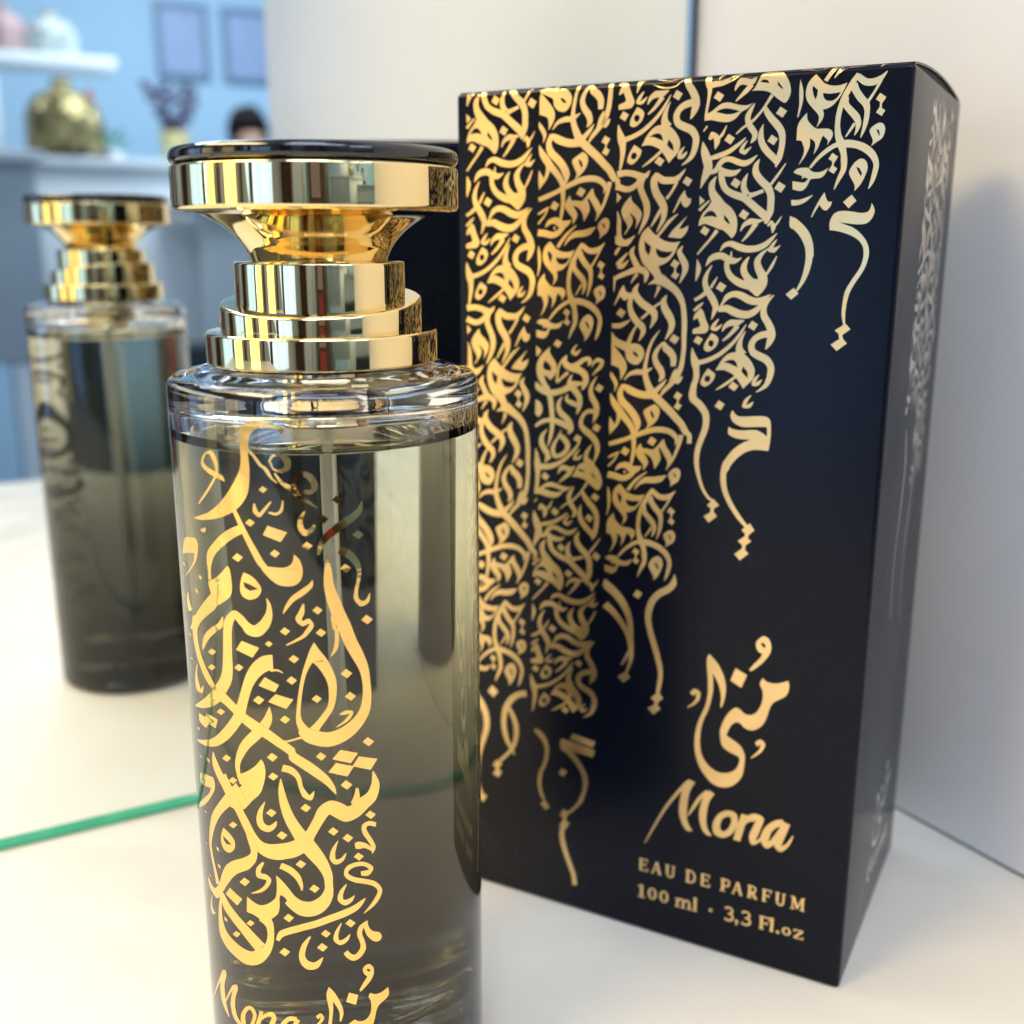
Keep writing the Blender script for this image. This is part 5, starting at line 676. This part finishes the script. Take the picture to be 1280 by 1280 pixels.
for k in range(3):
    under(t, nbox('drawer', (-224.6, 33+k*53, -90), (-223.4, 83+k*53, -52), DARKW, bev=.3))

# ------------------------------------------------------------------ light
def area(name, pos, aim, sx, sy, power, col, spread=180):
    d = bpy.data.lights.new(name, 'AREA'); d.shape = 'RECTANGLE'; d.size = sx*CM; d.size_y = sy*CM
    d.energy = power; d.color = col
    o = bpy.data.objects.new(name, d); COL.objects.link(o)
    o.location = pos*CM
    d.spread = R(spread)
    o.rotation_euler = ((aim-pos).to_track_quat('-Z', 'Y')).to_euler()
    return o
# warm display lamp at the left, close to the mirror, turned down on the table
area('warm_display_lamp', N(-58, 13, 62), N(-22, 14, 0), 30, 14, 1.95, (1.0, .74, .36), 110)
# unseen warm fill, added further left to gild the left foil columns
area('added_warm_fill', N(-92, 14, 14), N(-10, 8, 9), 14, 44, .65, (1.0, .76, .28))
# cool ceiling panels of the shop
area('ceiling_panel', N(-50, 140, 163), N(-20, 90, 0), 150, 90, 50, (.74, .82, 1.0))
area('ceiling_panel', N(90, 330, 163), N(90, 340, 0), 120, 60, 60, (.80, .89, 1.0))
# daylight from the shop window in the left wall
area('window_light', N(-254, 105, 22), N(-5, 30, 8), 150, 110, 15, (.32, .55, 1.0))
area('ceiling_panel', N(-45, 75, 163), N(-8, 14, 0), 60, 40, 11, (.72, .81, 1.0))  # extra panel added as cool fill for the side panel


w = bpy.data.worlds.new('World'); S.world = w; w.use_nodes = True
w.node_tree.nodes['Background'].inputs['Color'].default_value = (.5, .6, .75, 1)
w.node_tree.nodes['Background'].inputs['Strength'].default_value = .0

# ------------------------------------------------------------------ camera
cd = bpy.data.cameras.new('camera'); cam = bpy.data.objects.new('camera', cd); COL.objects.link(cam)
cd.sensor_width = 36; cd.lens = 1370.60977/1280*36; cd.clip_start = .005; cd.clip_end = 50
RT = Vector((1.000000, -0.000050, -0.000154)); UP = Vector((0.000162, 0.242834, 0.970068)); FW = Vector((0.000011, 0.970068, -0.242834))
cam.matrix_world = Matrix(((RT.x, UP.x, -FW.x, CAM.x*CM), (RT.y, UP.y, -FW.y, CAM.y*CM), (RT.z, UP.z, -FW.z, CAM.z*CM), (0, 0, 0, 1)))
cd.dof.use_dof = True; cd.dof.focus_distance = .168; cd.dof.aperture_fstop = 16
S.camera = cam

S.render.engine = 'CYCLES'
S.cycles.max_bounces = 24; S.cycles.transmission_bounces = 20; S.cycles.glossy_bounces = 10; S.cycles.diffuse_bounces = 5
S.cycles.transparent_max_bounces = 12
S.cycles.use_denoising = True
S.cycles.sample_clamp_indirect = 6
S.cycles.caustics_reflective = True; S.cycles.caustics_refractive = True; S.cycles.blur_glossy = .3
S.view_settings.view_transform = 'Standard'; S.view_settings.look = 'None'
S.view_settings.exposure = -0.14; S.view_settings.gamma = 1; S.view_settings.use_curve_mapping = False
